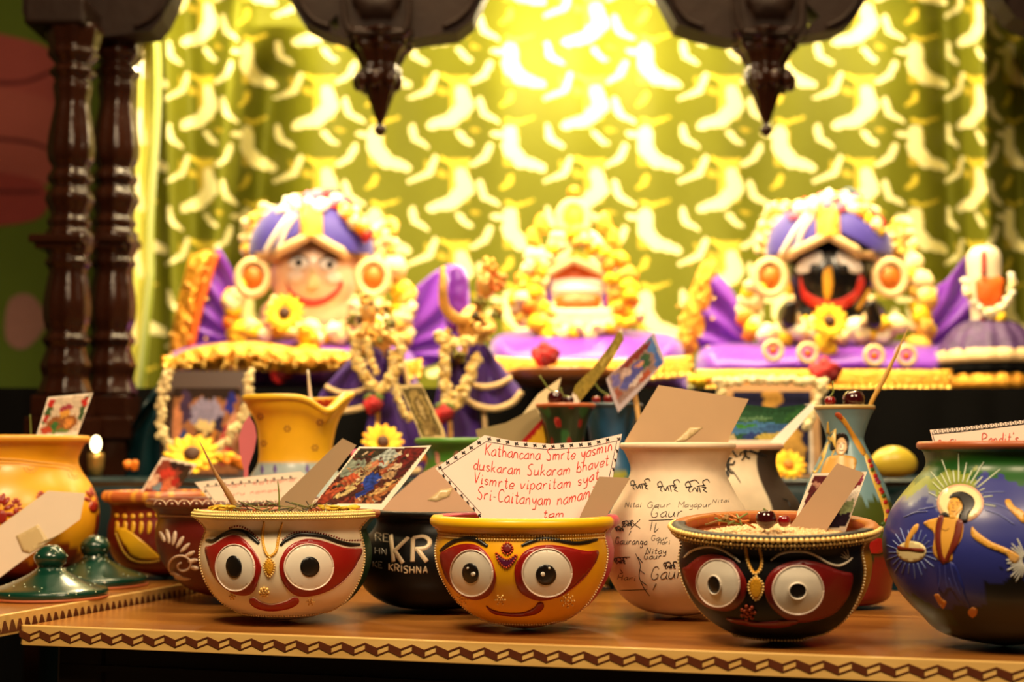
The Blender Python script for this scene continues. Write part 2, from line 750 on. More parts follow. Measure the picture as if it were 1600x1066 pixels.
quadbox(mb, [T(a, b)[:2] for a, b in ((0.03, 0.024), (TW - 0.03, 0.024), (TW - 0.03, 0.03), (0.03, 0.03))], TABLE - 0.044, TABLE - 0.038)
obj('apron', mb, M_dk, ft, smooth=False)
for a, b in ((0.05, 0.05), (TW - 0.05, 0.05), (0.05, TD - 0.05), (TW - 0.05, TD - 0.05)):
    mb = MB(); c = T(a, b, (TABLE - 0.018) / 2)
    box(mb, c, 0.05, 0.05, TABLE - 0.018, ROTT)
    obj('leg', mb, M_dk, ft, smooth=False, bevel=0.004)

Z2 = TABLE + 0.012
st = thing('side_table', T(-0.35, 0.25, 0), 'wooden table at the far side with a toothed inlaid edge, two green lids on it', 'table', rot=(0, 0, ROTT))
mb = MB(); quadbox(mb, [T(a, b)[:2] for a, b in ((-0.7, -0.14), (-0.006, -0.14), (-0.006, 0.50), (-0.7, 0.50))], Z2 - 0.018, Z2)
obj('table_top', mb, M_top, st, smooth=False)
mb = MB(); quadbox(mb, [T(a, b)[:2] for a, b in ((-0.007, -0.14), (-0.0005, -0.14), (-0.0005, 0.50), (-0.007, 0.50))], Z2 - 0.0195, Z2 + 0.0006)
trim2 = obj('edge_trim', mb, M_pale, st, smooth=False, bevel=0.0008)
mb = MB(); v = -0.135
while v < 0.48:
    tri = [(v, -0.0165), (v + 0.0125, -0.0165), (v + 0.0125, -0.0145), (v + 0.0075, -0.005), (v + 0.005, -0.005), (v + 0.002, -0.0145)]
    V = [T(0.0001, a, Z2 + z) for a, z in tri]
    W = [p - E * 0.0006 for p in V]
    n = len(V)
    mb.add(V + W, [tuple(range(n))] + [(i, (i + 1) % n, n + (i + 1) % n, n + i) for i in range(n)])
    v += 0.0118
obj('toothed_inlay', mb, M_inl, trim2, smooth=False)
for a, b in ((-0.06, -0.08), (-0.64, -0.08), (-0.06, 0.45), (-0.64, 0.45)):
    mb = MB(); box(mb, T(a, b, (Z2 - 0.018) / 2), 0.05, 0.05, Z2 - 0.018, ROTT)
    obj('leg', mb, M_dk, st, smooth=False, bevel=0.004)

# ------------------------------------------------------------------ pots
TERRA = lin((176, 92, 48))
M_pot = vmat('painted_clay', 0.38, var=0.10, scale=50, coat=0.10)
M_blk = vmat('black_clay', 0.45, var=0.1, spec=0.25)
M_matte = vmat('matte_clay', 0.6, var=0.12, scale=60)
M_paint = vmat('raised_paint', 0.38, var=0.06, scale=80, coat=0.15)
M_ink = vmat('ink', 0.6, var=0.05)
M_bead = mat('gold_bead', (250, 206, 120), 0.25, 0.25, var=0.1)
M_bead2 = mat('silver_gold_bead', (252, 222, 164), 0.22, 0.2, var=0.1)
M_goldp = mat('gold_paint', (236, 168, 36), 0.35, 0.15, var=0.15, bump=0.4, bscale=900)


class Pot:
    pass


def pot(name, label, c, d, prof, rim, colfn, m=None, group=None, zbase=TABLE, rimcol=TERRA, inner=TERRA, tilt=0.0, seg=120, per_seg=5, floor=0.35, wob=None, zmap=None, cat='pot', rim_m=None, colr=None):
    """prof: [(half-width px, y px)] top to bottom as seen in the photograph at distance d; rim = (half-width, y top, y bottom)"""
    s = S(d) / math.cos(PITCH) * 1.0
    base = P(c, HORIZON, d); base.z = zbase
    bearing = math.atan2(base.x, base.y)
    dist = math.hypot(base.x, base.y)
    sp = dist / F_PX / math.cos(math.atan2(c - 800, F_PX)) * 1.0
    sp = d / F_PX
    ob = Pot()
    ob.root = thing(name, base, label, cat, group, rot=(tilt, 0, -bearing))
    ob.M = root_matrix(ob.root)
    ob.d, ob.c = d, c
    ztop = ZY(rim[1], d) - zbase
    zbot_y = HORIZON + (EYE - zbase) / sp

    def zz(y):
        return max(0.0, ZY(y, d) - zbase) if zmap is None else zmap(y)
    pr = [(hw * sp, zz(y)) for hw, y in prof]
    if pr[-1][0] > 1e-6:
        pr.append((0.0, 0.0))
    pr[-1] = (0.0, 0.0)
    pr[-2] = (pr[-2][0], max(pr[-2][1], 0.0))
    body = [tuple(p) for p in catmull(pr, per_seg)]
    body = [(max(0, r), max(0, z)) for r, z in body]
    ob.prof = body
    if tilt:
        low = min(z * math.cos(tilt) - r * math.sin(abs(tilt)) for r, z in body)
        ob.root.location.z -= low - 0.0002
        ob.M = root_matrix(ob.root)
    th = 0.0038
    hwr, y1, y2 = rim
    r_out = hwr * sp
    zt, zb = zz(y1), zz(y2)
    r_in = max(r_out - 0.013, body[0][0] - 0.010)
    zf = zt * floor
    inn = [(max(0.002, r - th), z) for r, z in body if z > zf and z < body[0][1]]
    mbb = MB()
    if colfn is None:
        colfn = lambda a, y, r: colr
    def cf(a, r, z):
        return colfn(a, HORIZON - (z + zbase - EYE) / sp, r)
    lathe(mbb, ob.M, body, seg, cf, wob=wob)
    ob.bvh = mbb.bvh()
    ob.mb = mbb
    ob.body = obj('body', mbb, m or M_pot, ob.root)
    mbi = MB()
    ri0 = r_in
    lathe(mbi, ob.M, [(r_in, zt - 0.002), (r_in, body[0][1])] + inn + [(inn[-1][0] if inn else r_in, zf), (0.0, zf)], 64, col=inner, wob=wob)
    obj('inside', mbi, M_matte, ob.root)
    mbr = MB()
    h = (zt - zb)
    rr = [(r_out - h * 0.25, zb), (r_out, zb + h * 0.3), (r_out, zb + h * 0.7), (r_out - h * 0.25, zt), (r_in + h * 0.2, zt), (r_in, zt - h * 0.3), (r_in, zb), (body[0][0] - 0.006, zb - 0.001), (body[0][0] - 0.001, zb - 0.0005)]
    rc = rimcol if callable(rimcol) else (lambda a: rimcol)
    lathe(mbr, ob.M, rr, 96, colfn=lambda a, r, z: rc(a), wob=wob, closed=True)
    ob.rim_bvh = mbr.bvh()
    ob.rim = obj('rim', mbr, rim_m or m or M_pot, ob.root)
    ob.zt, ob.zf, ob.r_in, ob.r_out, ob.zb = zt, zf, r_in, r_out, zb
    ob.centre = base
    return ob


def meridian(p, az, off, z0, z1):
    return [p.M @ Vector(((r + off) * math.sin(az), -(r + off) * math.cos(az), z)) for r, z in p.prof if z1 <= z <= z0]


def beads(mb, pts, r, step, ico=ICO1):
    for q in even(pts, step):
        ball(mb, q, r, ico=ico)


def face_outline(p, a1, a2, r, step, m=M_bead, rimring=None, rim_h=0.0):
    """string of beads down one side of the pot, under it, and up the other"""
    L = meridian(p, math.radians(a1), r * 0.5, 9, 0.0005)
    R = meridian(p, math.radians(a2), r * 0.5, 9, 0.0005)
    mb = MB()
    # the two sides meet in front of the foot
    cut = [q for q in L if (p.M.inverted() @ q).z > 0.010]
    cutr = [q for q in R if (p.M.inverted() @ q).z > 0.010]
    al, ar = math.radians(a1), math.radians(a2)
    zl = (p.M.inverted() @ cut[-1])
    rr = math.hypot(zl.x, zl.y)
    low = []
    for t in np.linspace(0, 1, 24):
        a = al + (ar - al) * t
        k = 1 - 0.12 * math.sin(PI * t)
        rad = rr * k
        # height of the wall at that radius
        z = min(p.prof, key=lambda q: abs(q[0] - rad) + (0 if q[1] < 0.03 else 9))[1]
        low.append(p.M @ Vector(((rad + r * 0.5) * math.sin(a), -(rad + r * 0.5) * math.cos(a), max(r, z - r * 0.3))))
    beads(mb, cut + low[1:-1] + cutr[::-1], r, step)
    o = obj('bead_trim', mb, m, p.root)
    return o


def ring_beads(p, rad, z, r, step, a1=-180, a2=180, m=M_bead, name='bead_trim'):
    mb = MB()
    pts = [p.M @ Vector((rad * math.sin(a), -rad * math.cos(a), z)) for a in np.radians(np.linspace(a1, a2, 160))]
    beads(mb, pts, r, step)
    return obj(name, mb, m, p.root)


def split(front, back, a1, a2):
    a1, a2 = math.radians(a1), math.radians(a2)

    def f(a, y, r):
        a = (a + PI) % (2 * PI) - PI
        return front if a1 < a < a2 else back
    return f


def part_decal(p, name, polys, off, col, m=M_paint, step=4.0, smooth=True, parent=None):
    hit.near = p.d
    mb = MB()
    for q in polys:
        decal(mb, p.bvh, q, off, step, lin(col), smooth)
    return obj(name, mb, m, parent or p.root)


def part_stroke(p, name, lines, w, col, m=M_paint, off=0.0006, smooth=True, parent=None, hgt=None, taper=True, bvh=None):
    hit.near = p.d
    mb = MB()
    for q in lines:
        stroke(mb, bvh or p.bvh, q, w, off, lin(col), smooth, hgt=hgt, taper=taper)
    return obj(name, mb, m, parent or p.root)


def bead_path(p, name, lines, r, step, m=M_bead):
    hit.near = p.d
    o = None
    for q in lines:
        mb = MB()
        pl = catmull(q, 6) if len(q) > 2 else q
        w = []
        for a in resample(pl, 1.5):
            l, n = hit(p.bvh, a[0], a[1])
            w.append(l + n * r * 0.6)
        beads(mb, w, r, step)
        o = obj(name, mb, m, p.root)
    return o


def flower_beads(p, name, c, r_px, n, r, m=M_bead):
    hit.near = p.d
    mb = MB()
    for k in range(n):
        a = 2 * PI * k / n
        for q in (1.0, 0.55):
            l, nn = hit(p.bvh, c[0] + r_px * q * math.cos(a), c[1] + r_px * q * math.sin(a))
            ball(mb, l + nn * r * 0.5, r, ico=ICO1)
    l, nn = hit(p.bvh, *c)
    ball(mb, l + nn * r * 0.5, r * 1.2, ico=ICO1)
    return obj(name, mb, m, p.root)


def X(sc, ox, oy):
    def f(*pts):
        return [(ox + x / sc, oy + y / sc) for x, y in pts]
    return f


def eye(p, cx, cy, rx, ry, rot, pcx, pcy, prx, pry, hl=(), ringpupil=False):
    w = part_decal(p, 'eye', [ellipse(cx, cy, rx, ry, rot)], 0.0016, (236, 226, 206), step=4)
    mb = MB(); hit.near = p.d
    el = ellipse(cx, cy, rx, ry, rot, 40)
    stroke(mb, p.bvh, el + [el[0]], 2.6, 0.0014, lin((240, 218, 200)), False, taper=False, hgt=0.0014)
    obj('eye_rim', mb, M_paint, w)
    pu = part_decal(p, 'pupil', [ellipse(pcx, pcy, prx, pry, rot)], 0.0022, (16, 12, 10), step=4, parent=w)
    if ringpupil:
        el = ellipse(pcx, pcy, prx, pry, rot, 30)
        mb = MB(); stroke(mb, p.bvh, el + [el[0]], 2.2, 0.002, lin((240, 226, 206)), False, taper=False, hgt=0.0012)
        obj('pupil_rim', mb, M_paint, w)
    if hl:
        mb = MB()
        for hx, hy, hr in hl:
            decal(mb, p.bvh, ellipse(hx, hy, hr, hr, n=10), 0.0028, 2, lin((240, 232, 214)))
        obj('highlight_dot', mb, M_paint, w)
    return w


# ---- white-faced bowl
d = 1.425
W = pot('face_pot', 'white clay bowl with big painted eyes and a red smile, green behind, gold-beaded rim', 450, d,
        [(138, 808), (128, 818), (123, 827), (127, 840), (131, 858), (130, 880), (122, 905), (106, 930), (82, 949), (50, 961), (24, 965.5), (0, 966)], (144, 797, 808),
        split(lin((240, 224, 190)), lin((16, 56, 30)), -89, 62), group=None, seg=200, rimcol=lambda a: lin((226, 196, 140)) if -1.6 < ((a + PI) % (2 * PI) - PI) < 1.1 else TERRA)
x = X(4.44, 280, 760)
part_decal(W, 'red_eye_surround', [x((183, 425), (240, 405), (320, 360), (380, 340), (430, 355), (490, 410), (545, 490), (570, 560), (550, 650), (520, 725), (470, 755), (400, 750), (330, 715), (270, 660), (225, 590), (197, 510))], 0.0008, (150, 22, 14))
part_decal(W, 'red_eye_surround', [x((695, 560), (705, 500), (740, 440), (800, 395), (880, 370), (960, 375), (1050, 400), (1150, 430), (1262, 435), (1250, 500), (1210, 570), (1140, 650), (1060, 710), (960, 750), (860, 765), (790, 745), (735, 690), (705, 630))], 0.0008, (150, 22, 14))
part_stroke(W, 'pink_outline', [x((183, 425), (240, 405), (320, 357), (380, 337), (430, 352), (490, 407), (548, 490), (570, 560)), x((705, 500), (740, 437), (800, 392), (880, 367), (960, 372), (1050, 397), (1150, 427), (1262, 432)), x((1250, 500), (1210, 575), (1140, 655), (1060, 712))], 1.8, (232, 176, 160))
q = x((395, 563), (896, 558), (387, 556), (903, 556))
eye(W, *q[0], 29.5, 35.2, -6, *q[2], 12, 17)
eye(W, *q[1], 37.6, 34.6, 0, *q[3], 14.6, 15.2)
part_stroke(W, 'eyebrow', [x((190, 375), (240, 378), (300, 340), (370, 310), (440, 312), (500, 350), (555, 398))], 7.0, (14, 12, 10))
part_stroke(W, 'eyebrow', [x((703, 412), (740, 375), (820, 338), (900, 335), (1000, 350), (1100, 385), (1180, 405), (1250, 405))], 7.2, (14, 12, 10))
mb = MB(); hit.near = d
for pl in (x((350, 290), (400, 275), (460, 290), (520, 335), (565, 380)), x((720, 370), (780, 325), (860, 315), (960, 322), (1060, 345), (1150, 375), (1260, 375))):
    mb = MB()
    for a in even(resample(catmull(pl, 6), 1), 4.2):
        decal(mb, W.bvh, ellipse(a[0], a[1], 1.2, 1.2, n=8), 0.0008, 3, lin((140, 24, 16)), False)
    obj('red_dotted_line', mb, M_paint, W.root)
part_stroke(W, 'gold_tilak', [x((590, 230), (578, 350), (592, 440), (625, 485), (672, 450), (690, 350), (715, 255))], 4.8, (230, 160, 30), M_goldp)
bead_path(W, 'bead_trim', [x((590, 230), (578, 350), (592, 440), (625, 485), (672, 450), (690, 350), (715, 255)), x((625, 490), (590, 540), (595, 590), (625, 628), (655, 590), (660, 540), (625, 490))], 0.0011, 0.0023)
part_decal(W, 'gold_drop', [x((625, 500), (650, 535), (652, 580), (626, 622), (598, 580), (600, 535))], 0.0012, (226, 156, 36), M_goldp)
flower_beads(W, 'nose_flower', x((590, 733))[0], 6.5, 8, 0.0016)
flower_beads(W, 'cheek_flower', x((370, 765))[0], 4.5, 6, 0.0009)
flower_beads(W, 'cheek_flower', x((910, 800))[0], 5.5, 6, 0.0009)
part_decal(W, 'mouth', [x((488, 785), (520, 775), (565, 803), (640, 822), (740, 800), (795, 770), (828, 780), (822, 812), (760, 845), (650, 862), (560, 850), (505, 820))], 0.0012, (160, 26, 16), step=3)
part_stroke(W, 'pink_outline', [x((488, 785), (520, 772), (565, 800), (640, 819), (740, 797), (795, 767), (828, 778))], 1.8, (236, 190, 170))
face_outline(W, -86, 62, 0.0013, 0.0027, M_bead2)
mb = MB()
for rad, zz_, st_, r_ in ((W.r_out + 0.0004, W.zt - 0.0022, 0.0026, 0.0012), (W.r_out + 0.0004, W.zt - 0.0047, 0.0026, 0.0012), (W.r_out - 0.002, W.zt + 0.0004, 0.0026, 0.0012), (W.r_out - 0.005, W.zt + 0.0007, 0.0026, 0.0011)):
    beads(mb, [W.M @ Vector((rad * math.sin(a), -rad * math.cos(a), zz_)) for a in np.radians(np.linspace(-92, 66, 120))], r_, st_)
obj('rim_braid', mb, mat('gold_sequin', (252, 216, 130), 0.25, 0.2, var=0.3, scale=900), W.root)

# ---- yellow-faced bowl
d = 1.355
Y = pot('face_pot', 'yellow clay bowl with big painted eyes and a red smile, pink behind', 820, d,
        [(140, 822), (134, 829), (133, 835), (136, 847), (138, 862), (134, 886), (124, 910), (105, 938), (75, 962), (40, 975), (0, 979)], (147, 805, 822),
        split(lin((240, 174, 14)), lin((188, 22, 70)), -92, 64), seg=200, rimcol=lambda a: lin((244, 188, 14)) if -1.7 < ((a + PI) % (2 * PI) - PI) < 1.15 else lin((196, 26, 80)))
x = X(3.81, 560, 760)
part_decal(Y, 'red_eye_surround', [x((488, 410), (540, 375), (620, 350), (700, 355), (760, 400), (800, 470), (820, 540), (800, 620), (760, 660), (690, 675), (620, 650), (560, 600), (512, 520))], 0.0008, (142, 18, 12))
part_decal(Y, 'red_eye_surround', [x((930, 540), (935, 470), (975, 410), (1050, 365), (1150, 355), (1250, 370), (1350, 390), (1425, 385), (1410, 450), (1350, 530), (1260, 610), (1180, 660), (1080, 680), (1000, 655), (950, 610))], 0.0008, (142, 18, 12))
part_stroke(Y, 'red_outline', [x((488, 410), (540, 372), (620, 347), (700, 352), (760, 397), (800, 467), (820, 540)), x((932, 500), (975, 407), (1050, 362), (1150, 352), (1250, 367), (1350, 387), (1425, 383)), x((1418, 440), (1352, 533), (1262, 613), (1182, 663))], 1.8, (180, 44, 30))
q = x((680, 515), (1120, 513), (674, 513), (1114, 523))
eye(Y, *q[0], 32, 35, -8, *q[2], 12.4, 15.2, [(*x((692, 518))[0], 3.2), (*x((660, 484))[0], 1.6)])
eye(Y, *q[1], 38, 36.5, 0, *q[3], 15.6, 15.6, [(*x((1095, 518))[0], 3.2), (*x((1133, 484))[0], 1.6)])
part_stroke(Y, 'eyebrow', [x((490, 385), (540, 345), (600, 318), (660, 312), (710, 322), (770, 358))], 7.4, (14, 12, 10))
part_stroke(Y, 'eyebrow', [x((970, 355), (1030, 330), (1100, 312), (1180, 320), (1270, 338), (1350, 335), (1420, 318))], 6.4, (14, 12, 10))
part_decal(Y, 'crescent_mark', [x((820, 405), (850, 428), (885, 440), (925, 422), (945, 405), (935, 445), (905, 476), (882, 484), (848, 460), (830, 435))], 0.0009, (92, 22, 60), step=3)
part_decal(Y, 'brow_dot', [ellipse(*x((887, 372))[0], 6.6, 6.6)], 0.0012, (110, 14, 20), step=3)
el = ellipse(*x((887, 372))[0], 8.2, 8.6, 0, 20)
bead_path(Y, 'bead_trim', [el + [el[0]], x((820, 400), (835, 445), (880, 484), (925, 448), (947, 402)), x((825, 400), (885, 436), (945, 402))], 0.0011, 0.0024, mat('red_gold_bead', (206, 74, 40), 0.3, 0.4))
flower_beads(Y, 'nose_flower', x((845, 675))[0], 7.5, 6, 0.0010)
flower_beads(Y, 'cheek_flower', x((620, 672))[0], 8.5, 7, 0.0011)
flower_beads(Y, 'cheek_flower', x((1245, 680))[0], 10, 8, 0.0012)
part_decal(Y, 'mouth', [x((762, 710), (800, 735), (880, 752), (980, 750), (1045, 722), (1070, 692), (1100, 695), (1100, 722), (1060, 755), (980, 770), (880, 768), (800, 752))], 0.0012, (140, 20, 12), step=3)
face_outline(Y, -86, 64, 0.0012, 0.0025, M_bead2)
for dz in (0.0016, 0.0050):
    mb = MB()
    zq = Y.zb - dz - 0.0035
    rad = np.interp(zq, [p_[1] for p_ in Y.prof[::-1]], [p_[0] for p_ in Y.prof[::-1]])
    beads(mb, [Y.M @ Vector(((rad + 0.0007) * math.sin(a), -(rad + 0.0007) * math.cos(a), zq)) for a in np.radians(np.linspace(-90, 64, 120))], 0.0012, 0.0026)
    obj('bead_trim', mb, M_bead, Y.root)

# ---- black-faced bowl (it leans a little towards the lens)
d = 1.273
K = pot('face_pot', 'black clay bowl with big painted eyes, ochre behind, rice and cherries inside', 1208, d,
        [(150, 831), (145, 840), (142, 850), (145, 866), (146, 882), (140, 910), (122, 945), (95, 972), (55, 991), (0, 996)], (158, 816, 830),
        split(lin((12, 10, 9)), lin((170, 116, 34)), -90, 63), tilt=math.radians(5.0), seg=200, m=M_blk, rimcol=lambda a: lin((20, 15, 12)) if -1.65 < ((a + PI) % (2 * PI) - PI) < 1.2 else lin((172, 104, 40)), floor=0.62)
x = X(3.553, 1020, 720)
RED = (116, 14, 12)
part_decal(K, 'red_eye_surround', [x((167, 605), (200, 585), (260, 540), (330, 525), (400, 540), (460, 580), (510, 660), (520, 720), (500, 780), (450, 825), (380, 832), (310, 815), (250, 770), (200, 700))], 0.0008, RED)
part_decal(K, 'red_eye_surround', [x((620, 720), (635, 660), (680, 605), (760, 570), (850, 560), (940, 580), (1030, 615), (1105, 630), (1095, 720), (1060, 790), (1000, 850), (900, 885), (800, 895), (720, 865), (650, 800))], 0.0008, RED)
part_stroke(K, 'red_outline', [x((167, 605), (200, 583), (260, 538), (330, 523), (400, 537), (460, 577), (510, 657), (522, 720)), x((620, 720), (635, 657), (680, 602), (760, 567), (850, 557), (940, 577), (1030, 612), (1105, 628))], 2.0, (140, 24, 22))
q = x((368, 678), (803, 715), (350, 685), (801, 718))
eye(K, *q[0], 32.5, 36, -8, *q[2], 9.8, 14, ringpupil=True)
eye(K, *q[1], 39, 37, 0, *q[3], 13.2, 12, ringpupil=True)
part_stroke(K, 'eyebrow', [x((175, 538), (220, 500), (280, 480), (340, 478), (400, 500), (450, 535), (485, 565))], 3.8, (236, 222, 196))
part_stroke(K, 'eyebrow', [x((655, 555), (700, 520), (760, 503), (850, 505), (910, 530), (970, 568), (1030, 583), (1080, 563), (1105, 540))], 3.8, (236, 222, 196))
part_stroke(K, 'gold_tilak', [x((515, 460), (530, 560), (562, 622), (595, 600), (603, 540), (580, 460))], 4.2, (226, 150, 26), M_goldp)
bead_path(K, 'bead_trim', [x((511, 460), (526, 560), (560, 628), (600, 606), (608, 540), (585, 460)), x((573, 640), (535, 680), (540, 730), (575, 772), (608, 730), (610, 680), (573, 640))], 0.0012, 0.0025)
part_decal(K, 'gold_drop', [x((573, 645), (602, 680), (600, 730), (575, 765), (547, 730), (545, 680))], 0.0016, (222, 146, 34), M_goldp, step=3)
flower_beads(K, 'nose_flower', x((530, 840))[0], 10, 7, 0.0019, mat('copper_bead', (150, 62, 34), 0.4, 0.4))
part_decal(K, 'mouth', [x((410, 872), (500, 882), (600, 895), (720, 885), (800, 880), (800, 900), (700, 925), (560, 917), (450, 897))], 0.0009, (112, 16, 18), step=4)
part_stroke(K, 'white_leaf_mark', [x((1082, 545), (1045, 515)), x((1085, 540), (1058, 500)), x((1088, 538), (1078, 490)), x((1082, 548), (1040, 532))], 1.0, (190, 170, 140))
face_outline(K, -86, 63, 0.0013, 0.0028, M_bead2)
mb = MB()
for off_, zq, r_, st_ in ((0.0009, K.zt - 0.0028, 0.0023, 0.0047), (-0.0006, K.zb + 0.0008, 0.0014, 0.0031), (-0.0028, K.zb - 0.0022, 0.0008, 0.0040)):
    mb = MB()
    beads(mb, [K.M @ Vector(((K.r_out + off_) * math.sin(a), -(K.r_out + off_) * math.cos(a), zq)) for a in np.radians(np.linspace(-104, 82, 140))], r_, st_, ICO2)
    obj('bead_trim', mb, M_bead, K.root)

# ---- black pot with white lettering
d = 1.53
KR = pot('lettered_pot', 'black round pot with white painted letters KR and KRISHNA', 682, d,
         [(95, 808), (92, 814), (98, 828), (115, 845), (124, 870), (119, 903), (97, 930), (62, 946), (0, 951)], (100, 797, 808), lambda a, y, r: lin((12, 11, 10)), m=M_blk, rimcol=lin((20, 16, 14)), inner=lin((70, 36, 20)))
x = X(3.81, 560, 760)
part_stroke(KR, 'large_letters', [x((193, 292), (208, 450)), x((297, 305), (215, 385)), x((215, 385), (265, 458)), x((325, 310), (322, 450)), x((325, 308), (385, 298), (422, 320), (420, 350), (390, 370), (335, 375)), x((352, 375), (408, 450))], 7.6, (226, 206, 170), smooth=True, hgt=0.0005, taper=False)
hit.near = d; mb = MB()
write(mb, KR.bvh, 'KRISHNA', [(608, 891), (640, 896), (669, 896)], 10.5, 2.4, lin((200, 180, 146)), 0.0)
write(mb, KR.bvh, 'RE', [(587, 846), (608, 847)], 12, 2.6, lin((150, 136, 112)), 0.0)
write(mb, KR.bvh, 'HN', [(586, 866), (606, 868)], 10, 2.2, lin((96, 86, 70)), 0.0)
write(mb, KR.bvh, 'KE', [(583, 886), (598, 888)], 9, 2.0, lin((80, 72, 58)), 0.0)
obj('small_letters', mb, M_paint, KR.root)

# ---- white pot written all over
d = 1.46
MY = pot('written_pot', 'white round pot covered in black handwriting, a big plain card in its mouth', 1059, d,
         [(86, 702), (80, 712), (74, 728), (75, 742), (88, 770), (105, 800), (114, 835), (115, 865), (108, 900), (88, 932), (55, 953), (0, 960)], (90, 692, 702), lambda a, y, r: lin((226, 204, 174)), m=M_matte, rimcol=lin((230, 208, 178)), rim_m=M_matte)
x = X(2.806, 940, 580)
hit.near = d; mb = MB(); IK = lin((34, 24, 20))


def ni(ox, oy, s, k):
    """one looped Bengali word drawn as strokes"""
    b = [[(0, 6), (22, 2)], [(4, 8), (0, -6), (10, -14), (16, 0), (10, 14), (16, 22)], [(20, 6), (28, 18), (34, 4), (40, 20)], [(44, 2), (48, 22)], [(36, 2), (64, -2)], [(52, 4), (66, 6), (58, 14), (70, 22)], [(60, 0), (56, -14), (70, -20), (78, -10)]]
    if k:
        b[2] = [(20, 20), (30, 6), (38, 20), (40, 4)]
        b.append([(6, -10), (30, -18), (44, -6)])
    for l in b:
        stroke(mb, MY.bvh, x(*[(ox + px_ * s, oy + py_ * s) for px_, py_ in l]), 1.9, col=IK, off=0.0003)


ni(128, 495, 1.1, 0); ni(246, 502, 1.25, 0); ni(368, 503, 1.35, 1)
for t, bl, cp, w in (('Nitai', ((103, 598), (175, 596)), 8, 1.2), ('Gaur', ((200, 600), (302, 596)), 9, 1.2), ('Mayapur', ((336, 598), (480, 596)), 9, 1.2), ('Gaur', ((215, 642), (355, 638)), 16, 1.5),
                     ('Gauranga', ((60, 758), (200, 762)), 11, 1.4), ('Gaur', ((218, 742), (290, 742)), 8, 1.1), ('Hari', ((246, 760), (300, 758)), 7, 1.1),
                     ('Nitay', ((195, 800), (284, 800)), 9, 1.3), ('Gaur', ((186, 824), (262, 822)), 9, 1.3), ('Gaur', ((216, 915), (356, 905)), 20, 1.5), ('Hari', ((70, 915), (150, 918)), 8, 1.0), ('Nitai', ((485, 580), (560, 574)), 6, 0.9)):
    write(mb, MY.bvh, t, x(*bl), cp, w * 0.75, IK, 0.2)
for s_, ox, oy in ((0.62, 92, 668), (0.55, 60, 690), (0.7, 56, 830), (0.75, 272, 850)):
    ni(ox, oy, s_, 1)
for l in (((208, 655), (356, 650)), ((222, 660), (214, 700)), ((240, 665), (232, 705), (250, 690)), ((55, 820), (125, 815)), ((82, 870), (92, 885), (80, 888)), ((150, 800), (170, 850), (165, 900), (185, 950), (210, 985)), ((160, 815), (180, 840)), ((165, 870), (190, 890)), ((172, 920), (200, 940)), ((80, 962), (200, 958)), ((120, 655), (170, 690)), ((170, 650), (125, 695)), ((130, 700), (120, 720)), ((240, 930), (225, 960))):
    stroke(mb, MY.bvh, x(*l), 1.2, col=IK, off=0.0003)
obj('handwriting', mb, M_ink, MY.root)

# ---- second white pot with small black figures
d = 1.64
FG = pot('figure_pot', 'white pot with small black dancing figures and a dark brown side, behind the written pot', 1140, d,
         [(80, 703), (73, 710), (71, 725), (76, 742), (87, 760), (105, 785), (118, 820), (120, 850), (110, 890), (85, 918), (0, 933)], (83, 693, 703),
         split(lin((228, 208, 176)), lin((52, 34, 20)), -85, 36), m=M_matte, rimcol=lin((226, 176, 150)), rim_m=M_matte)
hit.near = d; x = X(2.806, 940, 580)
BK = lin((18, 14, 12))
for ox, oy, s in ((548, 345, 1.0), (552, 402, 1.2), (628, 345, 0.95)):
    mb = MB()
    for l, w in ((((0, 0), (2, 24)), 5), (((0, 4), (-18, 14), (-24, 30)), 2.6), (((0, 4), (20, 6), (26, -8)), 2.6), (((2, 22), (-8, 42), (-16, 48)), 2.8), (((2, 22), (14, 38), (24, 34)), 2.8)):
        stroke(mb, FG.bvh, x(*[(ox + a * s, oy + b * s) for a, b in l]), w * s, col=BK)
    decal(mb, FG.bvh, ellipse(*x((ox, oy - 8 * s))[0], 3.0 * s, 3.4 * s, n=10), 0.001, 3, BK)
    obj('dancing_figure', mb, M_ink, FG.root)
mb = MB()
stroke(mb, FG.bvh, x((560, 425), (590, 460), (608, 490)), 1.8, col=BK)
decal(mb, FG.bvh, ellipse(*x((550, 455))[0], 4, 5, n=10), 0.001, 3, BK)
obj('drawn_drum', mb, M_ink, FG.root)
mb = MB(); stroke(mb, FG.bvh, x((792, 560), (815, 570), (828, 600)), 2.2, col=BK)
obj('drawn_curl', mb, M_ink, FG.root)

# ---- big picture pot at the end
d = 1.234


def pic_col(a, y, r):
    n = 10 * math.sin(a * 5.3 + y * 0.05) + 7 * math.sin(a * 13 - y * 0.11) + 4 * math.sin(a * 31 + y * 0.2)
    g = lin((28, 84, 22)); yg = lin((128, 140, 40)); bl = lin((44, 50, 128)); lb = lin((110, 116, 150)); dk = lin((14, 18, 14)); dg = lin((16, 44, 22))
    aa = (a + PI) % (2 * PI) - PI
    if y < 742 + n * 0.8:
        return g
    if y < 772 + n and aa < -0.25:
        return yg
    if y < 788 + n * 0.8 and aa < -0.3:
        return lb
    lim = 930 + n * 0.6 if aa < -0.15 else 884 + n * 0.8
    if y < lim:
        return bl
    return dg if aa < -0.55 and y < 965 else dk


